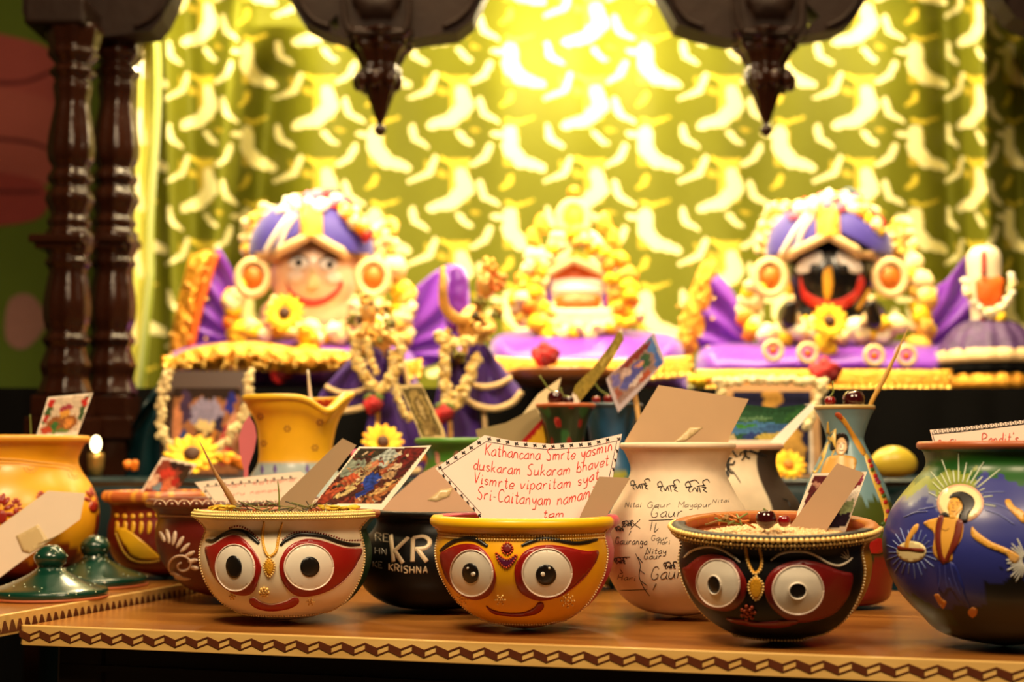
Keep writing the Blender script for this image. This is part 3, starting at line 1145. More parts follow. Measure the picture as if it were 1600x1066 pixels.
RP = pot('picture_pot', 'large pot painted with a haloed dancing saint on blue, a handwritten note in its mouth', 1560, d,
         [(116, 702), (112, 708), (109, 722), (114, 735), (129, 752), (159, 790), (172, 820), (178, 852), (172, 888), (155, 925), (125, 960), (88, 992), (0, 1006)], (123, 690, 702), pic_col, rimcol=TERRA, seg=240, per_seg=9)
x = X(2.667, 1360, 640)
C1 = x((375, 392))[0]
hit.near = d; mb = MB()
for i in range(19):
    a = math.radians(-172 + i * 9.7)
    L = (62, 84, 60, 90, 74)[i % 5] * (0.95 if 3 < i < 14 else 0.62)
    stroke(mb, RP.bvh, [(C1[0] + 37 * math.cos(a), C1[1] + 33 * math.sin(a)), (C1[0] + L * math.cos(a + 0.05), C1[1] + L * 0.92 * math.sin(a + 0.05))], 2.0, col=lin((196, 204, 180)), hgt=0.0002)
for i in range(22):
    a = 2 * PI * i / 22
    c2 = x((172, 595))[0]
    L = 33 + 9 * random.random()
    stroke(mb, RP.bvh, [(c2[0] + 23 * math.cos(a), c2[1] + 18 * math.sin(a)), (c2[0] + L * math.cos(a), c2[1] + L * math.sin(a))], 1.2, col=lin((120, 136, 190)), hgt=0.0002)
for i in range(16):
    a = math.radians(110 + i * 9)
    c3 = x((655, 630))[0]
    L = 26 + 12 * random.random()
    stroke(mb, RP.bvh, [(c3[0] + 8 * math.cos(a), c3[1] + 8 * math.sin(a)), (c3[0] + L * math.cos(a), c3[1] + L * math.sin(a))], 2.4, col=lin((206, 206, 196)), hgt=0.0002)
for l in (((480, 420), (540, 440), (600, 480)), ((480, 390), (540, 400), (600, 430)), ((470, 350), (520, 345), (560, 345)), ((200, 420), (250, 410), (280, 405)), ((140, 450), (190, 430), (240, 425))):
    stroke(mb, RP.bvh, x(*l), 1.6, col=lin((120, 130, 190)), hgt=0.0002)
obj('white_rays', mb, M_paint, RP.root)
part_decal(RP, 'halo', [ellipse(C1[0], C1[1], 36.5, 30, 0)], 0.0004, (224, 170, 140), step=4)
part_decal(RP, 'halo_centre', [ellipse(C1[0], C1[1], 33, 27, 0)], 0.0006, (236, 218, 160), step=4)
part_decal(RP, 'drum_halo', [ellipse(*x((172, 592))[0], 23, 16)], 0.0006, (236, 218, 160), step=4)
SK = (218, 160, 60)
part_decal(RP, 'painted_skin', [x((228, 470), (290, 450), (340, 445), (385, 470), (380, 540), (345, 590), (340, 630), (300, 635), (262, 595), (268, 520), (232, 485)),
                                x((322, 410), (332, 380), (358, 368), (382, 388), (384, 415), (362, 440), (358, 455), (330, 455), (328, 430)),
                                x((425, 490), (445, 510), (500, 550), (570, 580), (620, 610), (612, 638), (585, 635), (565, 605), (490, 575), (440, 545), (420, 520)),
                                x((562, 380), (582, 378), (600, 405), (640, 430), (640, 475), (600, 440), (568, 405)),
                                x((150, 545), (178, 492), (200, 478), (195, 505), (168, 545), (160, 585), (146, 582))], 0.0008, SK, step=4)
part_decal(RP, 'painted_hair', [x((330, 372), (345, 352), (385, 345), (425, 365), (436, 390), (428, 412), (410, 440), (402, 470), (372, 465), (372, 440), (385, 415), (380, 388), (358, 370)), x((285, 447), (310, 430), (325, 436), (330, 450)), ]
           , 0.0011, (24, 18, 16), step=3)
part_decal(RP, 'painted_sash', [x((285, 452), (308, 450), (296, 520), (302, 600), (318, 635), (300, 640), (280, 600), (272, 520)), x((362, 465), (386, 470), (376, 540), (336, 612), (326, 635), (310, 630), (330, 580), (350, 520)), x((120, 568), (150, 575), (222, 580), (222, 595), (160, 588), (120, 585))], 0.0012, (112, 36, 18), step=3)
part_decal(RP, 'painted_robe', [x((285, 640), (345, 640), (382, 720), (402, 790), (420, 832), (370, 800), (330, 745), (310, 772), (285, 745))], 0.0006, (36, 44, 122), step=4)
part_stroke(RP, 'robe_folds', [x((290, 650), (292, 700), (285, 745)), x((312, 645), (315, 700), (322, 745)), x((335, 645), (352, 710), (380, 780)), x((328, 700), (345, 745))], 1.4, (84, 92, 176), hgt=0.0002)
part_decal(RP, 'painted_feet', [x((268, 772), (285, 770), (300, 790), (318, 802), (306, 828), (290, 815), (278, 795)), x((410, 835), (425, 824), (445, 832), (442, 855), (425, 865), (408, 850))], 0.0008, (210, 130, 50), step=3)
part_stroke(RP, 'face_lines', [x((334, 392), (346, 388)), x((358, 388), (372, 392)), x((340, 398), (346, 400)), x((360, 398), (368, 400)), x((350, 398), (345, 412), (350, 414)), x((338, 424), (350, 428), (358, 424)), x((300, 498), (316, 506), (330, 496)), x((372, 380), (380, 400))], 1.1, (90, 40, 20), off=0.0009, hgt=0.0002)

# ---- tall vase with a painted portrait
d = 1.55


def vase_col(a, y, r):
    n = 6 * math.sin(a * 7 + y * 0.07) + 4 * math.sin(a * 17)
    if y < 775 + n:
        return lin((112, 150, 160))
    if y < 850 + n:
        return lin((70, 84, 26))
    return lin((110, 18, 14)) if y > 862 + n else lin((40, 46, 16))


VS = pot('portrait_vase', 'tall flared vase painted with a portrait and raised arm, cherries on top', 1321, d,
         [(45, 641), (38, 655), (30, 678), (29, 690), (38, 711), (57, 751), (70, 793), (74, 830), (73, 870), (67, 910), (55, 938), (0, 945)], (47, 634, 640), vase_col, floor=0.8, rimcol=lin((186, 160, 100)), seg=160, cat='vase')
x = X(3.553, 1220, 560)
part_decal(VS, 'painted_arm', [x((305, 318), (330, 312), (362, 340), (398, 400), (442, 470), (470, 520), (455, 540), (412, 480), (372, 400), (338, 352))], 0.0006, (212, 152, 50), step=3)
part_decal(VS, 'painted_hand', [x((300, 310), (318, 300), (338, 312), (345, 335), (325, 335))], 0.0009, (190, 84, 40), step=3)
part_decal(VS, 'painted_hair', [x((278, 470), (308, 425), (345, 413), (372, 435), (378, 480), (365, 535), (350, 480), (325, 445), (308, 500), (276, 512))], 0.0006, (24, 16, 14), step=3)
part_decal(VS, 'painted_face', [x((308, 480), (325, 445), (352, 445), (368, 490), (358, 525), (335, 540), (310, 525))], 0.0009, (214, 170, 110), step=3)
part_stroke(VS, 'face_lines', [x((318, 476), (330, 474)), x((344, 474), (358, 476)), x((336, 480), (334, 496), (340, 499)), x((326, 512), (338, 516), (350, 511))], 1.6, (70, 30, 20), off=0.001, hgt=0.0002)
part_decal(VS, 'painted_body', [x((255, 560), (300, 540), (370, 540), (420, 565), (405, 640), (390, 720), (235, 720), (222, 640))], 0.0006, (206, 156, 70), step=4)
part_decal(VS, 'garland_band', [x((462, 530), (488, 545), (520, 620), (560, 720), (592, 800), (605, 860), (600, 940), (565, 960), (575, 880), (555, 800), (515, 700), (480, 600)), x((262, 350), (250, 430), (215, 540), (180, 620), (195, 640), (240, 560), (270, 440))], 0.0006, (216, 176, 70), step=4)
part_decal(VS, 'painted_drum', [x((480, 1010), (520, 1000), (560, 1005), (575, 1060), (540, 1085), (485, 1075))], 0.0009, (150, 20, 16), step=4)
mb = MB()
for i, (a, b) in enumerate(((490, 572), (505, 620), (522, 655), (540, 690), (552, 730), (568, 765), (578, 800), (590, 850), (585, 900), (575, 940), (500, 600), (530, 675), (560, 745), (568, 920))):
    decal(mb, VS.bvh, ellipse(*x((a, b))[0], 3.2, 3.4, n=10), 0.0011, 3, lin([(170, 26, 20), (60, 90, 30), (170, 26, 20), (150, 30, 70)][i % 4]))
obj('garland_flowers', mb, M_paint, VS.root)

# ---- vases and pots of the second row
def flat(c, w=0.0):
    cc = lin(c)
    return lambda a, y, r: cc


def speck(base, spots):
    b = lin(base)

    def f(a, y, r):
        for c, fa, fy, ph, th in spots:
            if math.sin(a * fa + ph) * math.sin(y * fy + ph * 2.3) > th:
                return lin(c)
        return b
    return f


GP = pot('green_pot', 'green-necked pot with pink spots, an old gold picture card standing in it', 712, 1.75,
         [(60, 694), (50, 705), (46, 722), (55, 745), (85, 790), (95, 840), (70, 890), (0, 919)], (64, 685, 694), lambda a, y, r: lin((214, 150, 130)) if y > 704 and math.sin(a * 9 + 1.2) * math.sin((y - 704) * 0.09 + 0.5) > 0.62 else (lin((70, 128, 44)) if y < 760 else lin((200, 184, 150))), rimcol=lin((84, 140, 50)), seg=140, per_seg=8)
DG = pot('dark_green_vase', 'dark green flared vase with red dabs, beside the blue one', 884, 1.70,
         [(45, 637), (36, 655), (29, 685), (30, 700), (42, 740), (51, 800), (48, 880), (0, 925)], (47, 631, 637), speck((26, 44, 22), [((130, 24, 18), 6, 0.11, 0.4, 0.72), ((40, 90, 44), 4, 0.07, 1.7, 0.6), ((190, 70, 60), 3, 0.05, 2.7, 0.93)]), floor=0.86, rimcol=TERRA, seg=140, per_seg=8, cat='vase')
BV = pot('blue_vase', 'plain blue flared vase behind the dark green one', 955, 1.77,
         [(47, 637), (38, 660), (33, 690), (35, 705), (46, 740), (51, 790), (50, 850), (44, 895), (0, 917)], (50, 631, 637), lambda a, y, r: lin((34, 84, 122)) if y < 735 else (lin((150, 150, 40)) if math.sin(a * 5 + y * .06) > 0 else lin((20, 100, 120))), floor=0.86, rimcol=lin((60, 80, 100)), cat='vase')


def wavy(a, r, z):
    a = (a + PI) % (2 * PI) - PI
    if z > 0.17:
        k = min(1, (z - 0.17) / 0.06)
        dip = math.exp(-((a - 0.62) / 0.34) ** 2)
        up = math.exp(-((a - 1.35) / 0.28) ** 2)
        z = z - k * 0.017 * dip + k * 0.005 * up
        r = r + k * 0.006 * up
    return r, z


def yv_col(a, y, r):
    return lin((236, 180, 30)) if y < 722 else lin((160, 176, 176))


YV = pot('yellow_vase', 'yellow clay vase with a wavy poured lip and tiny brown flowers', 462, 1.8,
         [(80, 628), (74, 640), (64, 656), (58, 680), (57, 720), (70, 745), (95, 790), (100, 840), (75, 890), (0, 914)], (84, 619, 628), yv_col, rimcol=lin((236, 186, 40)), inner=lin((190, 84, 40)), wob=wavy, seg=140, cat='vase', floor=0.5)
mb = MB(); hit.near = 1.8
for cx, cy in ((407, 651), (449, 670), (412, 693), (492, 700), (500, 660)):
    mb = MB()
    for k in range(6):
        a = k * PI / 3
        decal(mb, YV.bvh, ellipse(cx + 4 * math.cos(a), cy + 4 * math.sin(a), 1.6, 1.2, math.degrees(a), n=8), 0.0006, 3, lin((130, 60, 20)), False)
    obj('brown_flower', mb, M_paint, YV.root)
mb = MB()
for cx, cy in ((410, 735), (430, 734), (480, 733), (500, 736)):
    decal(mb, YV.bvh, [(cx, cy - 8), (cx + 3, cy), (cx, cy + 6), (cx - 3, cy)], 0.0006, 3, lin((110, 90, 150)))
obj('violet_leaves', mb, M_paint, YV.root)

OP = pot('orange_pot', 'large orange pot with a gold lace collar on the side table', 20, 1.72,
         [(108, 692), (104, 700), (98, 718), (103, 735), (122, 765), (132, 800), (128, 840), (108, 880), (80, 893), (0, 907)], (116, 681, 692),
         lambda a, y, r: lin((140, 50, 16)) if y > 800 and math.sin(a * 11 + y * 0.03) + math.sin(a * 5 - y * 0.06) > 0.9 or y > 862 + 10 * math.sin(a * 6) else lin((238, 168, 26)), zbase=Z2, rimcol=lin((226, 158, 40)), seg=200)
x = X(2.194, 0, 580); hit.near = 1.72
mb = MB()
for i, pl in enumerate((x((-60, 300), (40, 302), (130, 312), (215, 321), (256, 335)), x((-60, 312), (40, 314), (130, 324), (215, 333), (252, 347)))):
    mb = MB()
    for a in even(resample(catmull(pl, 6), 1), 3.0):
        l, nn = hit(OP.bvh, *a)
        ball(mb, l + nn * 0.0006, 0.0011, ico=ICO1)
    obj('bead_trim', mb, M_bead, OP.root)
for cx, cy in ((105, 330), (255, 352), (-20, 325)):
    mb = MB()
    for k in range(7):
        a = math.radians(10 + k * 27)
        l, nn = hit(OP.bvh, *x((cx + 22 * math.cos(a), cy + 18 * math.sin(a)))[0])
        ball(mb, l + nn * 0.0006, 0.0011, ico=ICO1)
        l, nn = hit(OP.bvh, *x((cx + 10 * math.cos(a), cy + 9 * math.sin(a)))[0])
        ball(mb, l + nn * 0.0006, 0.0011, ico=ICO1)
    obj('gold_lace', mb, M_bead, OP.root)
for cx, cy, s in ((5, 490, 1.2), (55, 470, 0.6), (320, 455, 1.0), (140, 440, 0.5)):
    mb = MB()
    for k in range(7):
        a = math.radians(-160 + k * 27)
        c0 = x((cx + 22 * s * math.cos(a), cy + 45 * s * math.sin(a)))[0]
        decal(mb, OP.bvh, ellipse(c0[0], c0[1], 7 * s, 3 * s, math.degrees(a), n=10), 0.0006, 4, lin((150, 30, 14)))
    decal(mb, OP.bvh, ellipse(*x((cx, cy + 10))[0], 7 * s, 9 * s, n=12), 0.0008, 4, lin((150, 30, 14)))
    obj('red_flower', mb, M_paint, OP.root)

BA = pot('brown_bowl', 'dark red bowl painted with a yellow leaf and dots, back of side table', 262, 1.78,
         [(92, 783), (84, 790), (84, 806), (88, 828), (84, 858), (62, 885), (0, 901)], (98, 767, 783), flat((110, 24, 12)), zbase=Z2,
         rimcol=lambda a: lin((222, 160, 50)) if math.sin(a * 34) > 0.72 else TERRA, seg=140)
x = X(2.194, 0, 580); hit.near = 1.78
mb = MB()
for k in range(12):
    cx = 400 + k * 28
    decal(mb, BA.bvh, ellipse(*x((cx, 496 + 3 * math.sin(k)))[0], 3.6, 4.0, n=10), 0.0007, 3, lin((224, 172, 40)))
    decal(mb, BA.bvh, [q_ for q_ in x((cx - 2, 515), (cx + 8, 520), (cx + 6, 545), (cx - 4, 560), (cx - 6, 535))], 0.0007, 3, lin((224, 172, 40)))
decal(mb, BA.bvh, x((400, 545), (430, 540), (480, 575), (520, 610), (548, 640), (500, 645), (455, 635), (430, 600)), 0.0009, 3, lin((226, 176, 30)))
for a in even(resample(catmull(x((398, 560), (425, 620), (460, 650), (510, 655), (550, 648)), 6), 1), 4.5):
    decal(mb, BA.bvh, ellipse(a[0], a[1], 1.6, 1.6, n=8), 0.0009, 3, lin((230, 190, 70)), False)
obj('yellow_leaf_pattern', mb, M_paint, BA.root)

BB = pot('brown_bowl', 'dark red bowl with a white swirl of petals, right behind the white-faced bowl', 374, 1.62,
         [(132, 791), (124, 802), (122, 812), (125, 835), (120, 862), (104, 890), (70, 920), (0, 936)], (141, 779, 791), flat((92, 20, 12)), rimcol=lin((96, 40, 24)), inner=lin((150, 70, 36)))
hit.near = 1.62
mb = MB()
for k in range(15):
    cx = 240 + k * 19
    stroke(mb, BB.rim_bvh, [(cx, 790), (cx + 4, 783.5), (cx + 10, 782), (cx + 16, 784), (cx + 20, 790)], 2.0, col=lin((214, 186, 156)), off=0.0004)
    decal(mb, BB.rim_bvh, ellipse(cx + 10, 787.5, 1.6, 1.6, n=8), 0.0007, 2, lin((220, 196, 170)), False)
stroke(mb, BB.bvh, [(250, 806), (290, 806.5), (330, 807)], 3.2, col=lin((196, 150, 120)), taper=False)
for cx, cy, an, L in ((557, 568, -115, 24), (577, 567, -100, 30), (598, 573, -80, 30), (618, 587, -60, 28), (635, 606, -45, 26), (650, 628, -28, 24), (662, 650, -8, 20), (668, 675, 12, 16)):
    q0 = x((cx, cy))[0]
    decal(mb, BB.bvh, ellipse(q0[0], q0[1], L / 2.6, 3.0, an, n=12), 0.0009, 3, lin((226, 202, 176)))
sp_ = [(625 + (50 - t * 2.1) * math.cos(0.42 * t + 2.2), 665 + (42 - t * 1.7) * math.sin(0.42 * t + 2.2)) for t in range(0, 21)]
stroke(mb, BB.bvh, x(*sp_), 3.4, col=lin((220, 192, 166)), taper=True)
decal(mb, BB.bvh, x((585, 690), (600, 690), (630, 705), (655, 712), (630, 716), (600, 710)), 0.0009, 3, lin((220, 192, 166)))
obj('white_swirl_pattern', mb, M_paint, BB.root)

# ---- green dotted lids
M_lid = mat('green_lid_paint', (8, 54, 40), 0.25, var=0.15, scale=40, coat=0.4)


def lid(label, c, d, prof, seedn):
    base = P(c, HORIZON, d); base.z = Z2
    bearing = math.atan2(base.x, base.y)
    r = thing('pot_lid', base, label, 'lid', rot=(0, 0, -bearing))
    M_ = root_matrix(r)
    zb = [(hw * S(d), max(0, ZY(y, d) - Z2)) for hw, y in prof]
    knob = [tuple(p_) for p_ in catmull(zb[:5], 6)]
    plate = [tuple(p_) for p_ in catmull(zb[4:], 6)]
    knob = [(max(0, a), b) for a, b in knob]
    m1 = MB(); lathe(m1, M_, plate + [(plate[-1][0] - 0.003, 0.0), (0.0, 0.0)], 64)
    pl_ = obj('plate', m1, M_lid, r)
    m2 = MB(); lathe(m2, M_, knob, 48)
    kn = obj('knob', m2, M_lid, r)
    rg = random.Random(seedn)
    md, mk = MB(), MB()
    for (src, tgt, n_) in ((plate, md, 46), (knob, mk, 16)):
        for _ in range(n_):
            i = rg.randrange(len(src) - 1)
            (r1, z1), (r2, z2) = src[i], src[i + 1]
            a = rg.uniform(-PI, PI)
            tgt_r = (r1 + r2) / 2
            pos = M_ @ Vector((tgt_r * math.sin(a), -tgt_r * math.cos(a), (z1 + z2) / 2))
            ball(tgt, pos, 0.0008, ico=ICO1)
    obj('dot_pattern', md, mat('dot_paint', (216, 220, 190), 0.5), pl_)
    obj('dot_pattern', mk, mat('dot_paint', (216, 220, 190), 0.5), kn)
    m3 = MB(); lathe(m3, M_, [(plate[-1][0] - 0.001, 0.0002), (plate[-1][0] + 0.0006, 0.0008), (plate[-1][0] + 0.0006, 0.0026), (plate[-1][0] - 0.001, 0.0034)], 64, col=TERRA, closed=True)
    obj('lid_edge', m3, M_matte, r)
    return r


lid('dark green lid with white dots and a round knob, nearest the front', 83, 1.53, [(0, 852), (13, 854), (24, 867), (23, 878), (18, 886), (24, 892), (42, 902), (62, 911), (84, 919), (88, 924)], 3)
lid('dark green lid with white dots and a round knob, half hidden behind another lid', 152, 1.67, [(0, 837), (12, 839), (22, 850), (21, 861), (17, 868), (22, 875), (40, 885), (58, 893), (76, 900), (80, 905)], 5)

# ------------------------------------------------------------------ cards, notes and what is in the pots
M_card = vmat('card_paper', 0.7, var=0.04, scale=40, spec=0.25)
M_photo = vmat('photo_print', 0.7, var=0.08, scale=120, spec=0.15)
WHITE = lin((234, 218, 196))
KRAFT = lin((170, 140, 108))


def card(name, label, poly, d0, gx=0.0, gy=0.02, bend=0.0, col=WHITE, colfn=None, step=6.0, thick=0.0006, cat='card', m=None, group=None, anchor=None, bstep=None):
    """a piece of card: outline in the photograph at its own distance, leaning back gy metres per 100 px"""
    P2 = np.array(poly, float)
    cx = P2[:, 0].mean(); y0 = P2[:, 1].max(); w = max(1.0, np.ptp(P2[:, 0]) / 2)

    def dep(x, y):
        return d0 + gx * (x - cx) / 100 + gy * (y0 - y) / 100 + bend * ((x - cx) / w) ** 2
    pts, fs, bed = fill(poly, step, bstep)
    V, C = [], []
    n = len(pts)
    for p in pts:
        V.append(P(p[0], p[1], dep(*p)))
        C.append(colfn(p[0], p[1]) if colfn else col)
    Fs = list(fs)
    back = [v + Vector((0, thick, 0)) for v in V]
    Fs += [tuple(i + n for i in f[::-1]) for f in fs]
    for a, b in bed:
        Fs.append((a, b, b + n, a + n))
    mb = MB(); mb.add(V + back, Fs, C + [WHITE if colfn else col] * n)
    i = int(np.argmax(P2[:, 1]))
    loc = Vector(P(P2[i][0], P2[i][1], dep(*P2[i])))
    front = BVHTree.FromPolygons([Vector(v) for v in V], [tuple(f) for f in fs])
    o = obj(name, mb, m or M_card, loc=loc, smooth=False)
    tag(o, label, cat, group)
    o_ = Pot(); o_.root = o; o_.bvh = front; o_.d = d0; o_.dep = dep
    return o_


def picture(p0, p1, p3, base, blobs, border=0.05, grain=0.5, seed=1, white=None, gain=0.85):
    """colours of a printed picture: p0 top-left, p1 top-right, p3 bottom-left corner; blobs (u, v, ru, rv, angle, colour)"""
    a = np.array([[p1[0] - p0[0], p3[0] - p0[0]], [p1[1] - p0[1], p3[1] - p0[1]]], float)
    inv = np.linalg.inv(a)
    bl = [(u, v, ru, rv, math.cos(math.radians(r)), math.sin(math.radians(r)), np.array(lin(c))) for u, v, ru, rv, r, c in blobs]
    bs = np.array(lin(base))
    rg = np.random.default_rng(seed)
    ph = rg.random(6) * 6
    wcol = white or WHITE

    def f(px, py):
        u, v = inv @ np.array([px - p0[0], py - p0[1]])
        if min(u, 1 - u, v, 1 - v) < border:
            return wcol
        un = u + 0.02 * math.sin(v * 31 + ph[0]) + 0.012 * math.sin(v * 67 + u * 20 + ph[4])
        vn = v + 0.02 * math.sin(u * 27 + ph[1]) + 0.012 * math.sin(u * 71 - v * 22 + ph[5])
        c = bs
        for bu, bv, ru, rv, cs, sn, k in bl:
            x_, y_ = un - bu, vn - bv
            xr, yr = (x_ * cs + y_ * sn) / ru, (-x_ * sn + y_ * cs) / rv
            if xr * xr + yr * yr < 1:
                c = k
        g = gain + grain * 0.5 * (math.sin(u * 43 + ph[2] + 5 * math.sin(v * 17)) * math.sin(v * 37 + ph[3] + 4 * math.sin(u * 13)))
        return tuple(np.clip(c * g, 0, 1))
    return f


def scatter(n, pal, seed, rmin=0.05, rmax=0.16, u0=0.08, u1=0.92, v0=0.08, v1=0.92):
    r = random.Random(seed)
    return [(r.uniform(u0, u1), r.uniform(v0, v1), r.uniform(rmin, rmax), r.uniform(rmin * 0.5, rmax * 0.6), r.uniform(0, 180), r.choice(pal)) for _ in range(n)]


def tape(p, poly, col=(214, 190, 140), name='tape', off=0.0008):
    hit.near = p.d
    mb = MB(); decal(mb, p.bvh, poly, off, 5, lin(col), False)
    return obj(name, mb, mat('tape_film', col, 0.3, coat=0.4), p.root)


def floral_edge(p, line, inset=4.0, gap=11.0, w=1.2, name='ink_border', leaf=True, offs=3.2):
    """inked border: a line with little four-petal flowers beside it"""
    mb = MB(); hit.near = p.d
    fs_ = min(1.0, inset / 4.0)
    bk = lin((22, 18, 16))
    pl = resample(line, 3)
    stroke(mb, p.bvh, line, w, 0.0002, bk, False, taper=False, hgt=0.0001)
    for i, a in enumerate(even(pl, gap)):
        # outward side of the line
        j = min(range(len(pl)), key=lambda k: np.hypot(*(pl[k] - a)))
        t = pl[min(j + 1, len(pl) - 1)] - pl[max(j - 1, 0)]
        t = t / (np.linalg.norm(t) + 1e-9)
        nrm = np.array([t[1], -t[0]]) * inset
        c = a + nrm
        for k in range(4):
            an = k * PI / 2 + 0.6
            decal(mb, p.bvh, ellipse(c[0] + 2.0 * fs_ * math.cos(an), c[1] + 1.7 * fs_ * math.sin(an), 1.7 * fs_, 1.2 * fs_, math.degrees(an), n=7), 0.0004, 3, bk, False)
    return obj(name, mb, M_ink, p.root)


# the long verse card in the yellow bowl
VC = card('verse_card', 'white tag-shaped card with a red handwritten verse and black flower border, in the yellow-faced bowl', [(680, 732), (757, 680), (800, 689), (860, 694), (920, 690), (972, 678), (946, 803), (936, 832), (762, 832), (745, 803)], 1.365, gy=0.02, col=lin((240, 212, 198)), step=7, cat='card')
hit.near = 1.38
floral_edge(VC, [(690, 735), (760, 690), (805, 698), (860, 703), (920, 699), (964, 689), (952, 745)], inset=4.6, gap=14.5)
floral_edge(VC, [(752, 803), (690, 735)], inset=4.6, gap=14.0)
mb = MB()
RI = lin((214, 58, 44))
write(mb, VC.bvh, 'Kathancana Smrte yasmin', [(758, 711), (830, 718), (900, 717), (957, 704)], 18.5, 1.55, RI, 0.18)
write(mb, VC.bvh, 'duskaram Sukaram bhavet', [(740, 733), (800, 741), (880, 742), (951, 727)], 17.5, 1.55, RI, 0.18)
write(mb, VC.bvh, 'Vismrte viparitam syat', [(740, 754), (806, 764), (888, 762), (936, 748)], 17.5, 1.55, RI, 0.18)
write(mb, VC.bvh, 'Sri-Caitanyam namami', [(746, 779), (800, 786), (872, 789), (928, 776)], 19.5, 1.55, RI, 0.18)
write(mb, VC.bvh, 'tam', [(848, 809), (882, 808)], 12, 1.5, RI, 0.18)
obj('red_handwriting', mb, M_ink, VC.root)
card('blank_card', 'small tan card back in the yellow-faced bowl, in front of the verse', [(936, 745), (985, 747), (950, 803), (940, 830), (898, 830), (908, 803)], 1.335, gx=0.01, gy=0.012, col=KRAFT)

# white-faced bowl
card('picture_card', 'glossy picture card in orange and blue, lying on the rim of the white-faced bowl', [(561, 698), (620, 699), (674, 696), (634, 752), (597, 797), (540, 793), (491, 787), (525, 745)], 1.40, gy=0.03, col=WHITE,
     colfn=picture((561, 698), (674, 696), (484, 792), (86, 36, 20),
                   [(0.25, 0.1, 0.3, 0.09, 0, (60, 50, 30)), (0.5, 0.2, 0.16, 0.14, 0, (190, 200, 190)), (0.12, 0.35, 0.2, 0.14, 0, (150, 160, 140)), (0.8, 0.2, 0.14, 0.2, 20, (120, 30, 24)), (0.35, 0.42, 0.1, 0.2, 20, (200, 170, 120)),
                    (0.2, 0.66, 0.13, 0.22, 30, (200, 90, 50)), (0.36, 0.7, 0.06, 0.22, 30, (222, 196, 130)), (0.55, 0.56, 0.12, 0.11, 0, (40, 70, 170)), (0.60, 0.72, 0.06, 0.15, 25, (36, 60, 160)), (0.74, 0.5, 0.2, 0.05, -30, (200, 160, 110)),
                    (0.8, 0.72, 0.05, 0.2, 35, (226, 180, 110)), (0.9, 0.75, 0.05, 0.22, 35, (200, 120, 60)), (0.68, 0.9, 0.24, 0.05, 0, (190, 110, 60)), (0.72, 0.36, 0.1, 0.05, -30, (230, 200, 160)), (0.9, 0.42, 0.06, 0.16, 10, (90, 24, 20)),
                    (0.12, 0.86, 0.1, 0.08, 0, (160, 60, 30)), (0.45, 0.9, 0.1, 0.05, 0, (120, 30, 20)), (0.42, 0.3, 0.05, 0.07, 0, (210, 130, 90)), (0.63, 0.36, 0.05, 0.07, 0, (190, 110, 70))] + scatter(60, [(60, 24, 14), (110, 44, 20), (206, 150, 90), (160, 70, 36), (40, 30, 20), (226, 200, 160), (90, 90, 60)], 21, 0.015, 0.05) + [(0.55, 0.56, 0.10, 0.09, 0, (40, 70, 170)), (0.60, 0.72, 0.05, 0.13, 25, (36, 60, 160))], 0.035, 0.7, 3, gain=0.6), step=1.6, m=M_photo, bstep=3)
card('blank_card', 'long tan card back slanting behind the glossy picture card of the white-faced bowl', [(535, 685), (557, 696), (489, 783), (478, 806), (430, 806), (440, 778)], 1.45, gy=0.012, col=lin((156, 130, 98)))

# bowl behind: note with ink border
NB = card('written_note', 'white note with a black leaf border, lying in the dark red bowl with the swirl', [(304, 754), (400, 744), (470, 737), (500, 760), (462, 806), (345, 806), (328, 781)], 1.61, gy=0.02, col=lin((236, 214, 190)), cat='note')
floral_edge(NB, [(338, 788), (319, 761), (400, 754), (464, 747)], inset=2.6, gap=13, w=0.9)
mb = MB()
write(mb, NB.bvh, 'Hari kathana', [(350, 763), (460, 752)], 7, 0.6, RI, 0.2)
write(mb, NB.bvh, 'Guru namami', [(350, 776), (440, 768)], 7, 0.6, RI, 0.2)
obj('red_handwriting', mb, M_ink, NB.root)
c4 = [(253, 714), (308, 726), (275, 767), (262, 792), (208, 792), (216, 776)]
card('picture_card', 'small picture card of a red seated group, in the bowl with the yellow leaf', c4, 1.78, gy=0.02,
     colfn=picture((253, 714), (308, 726), (216, 776), (140, 60, 40), [(0.6, 0.1, 0.3, 0.12, 0, (50, 24, 14)), (0.85, 0.3, 0.14, 0.2, 0, (60, 40, 20)), (0.4, 0.35, 0.2, 0.14, 0, (196, 60, 40)), (0.55, 0.6, 0.14, 0.2, 0, (206, 110, 70)), (0.35, 0.7, 0.12, 0.1, 0, (120, 140, 150)), (0.7, 0.5, 0.1, 0.1, 0, (180, 40, 30)), (0.3, 0.9, 0.2, 0.1, 0, (190, 60, 50)), (0.15, 0.6, 0.1, 0.2, 20, (222, 180, 150)), (0.75, 0.75, 0.1, 0.12, 0, (216, 170, 130))], 0.05, 0.6, 5), step=2.5, m=M_photo, bstep=3)
c5 = [(75, 621), (145, 614), (118, 687), (112, 710), (50, 702), (57, 680)]
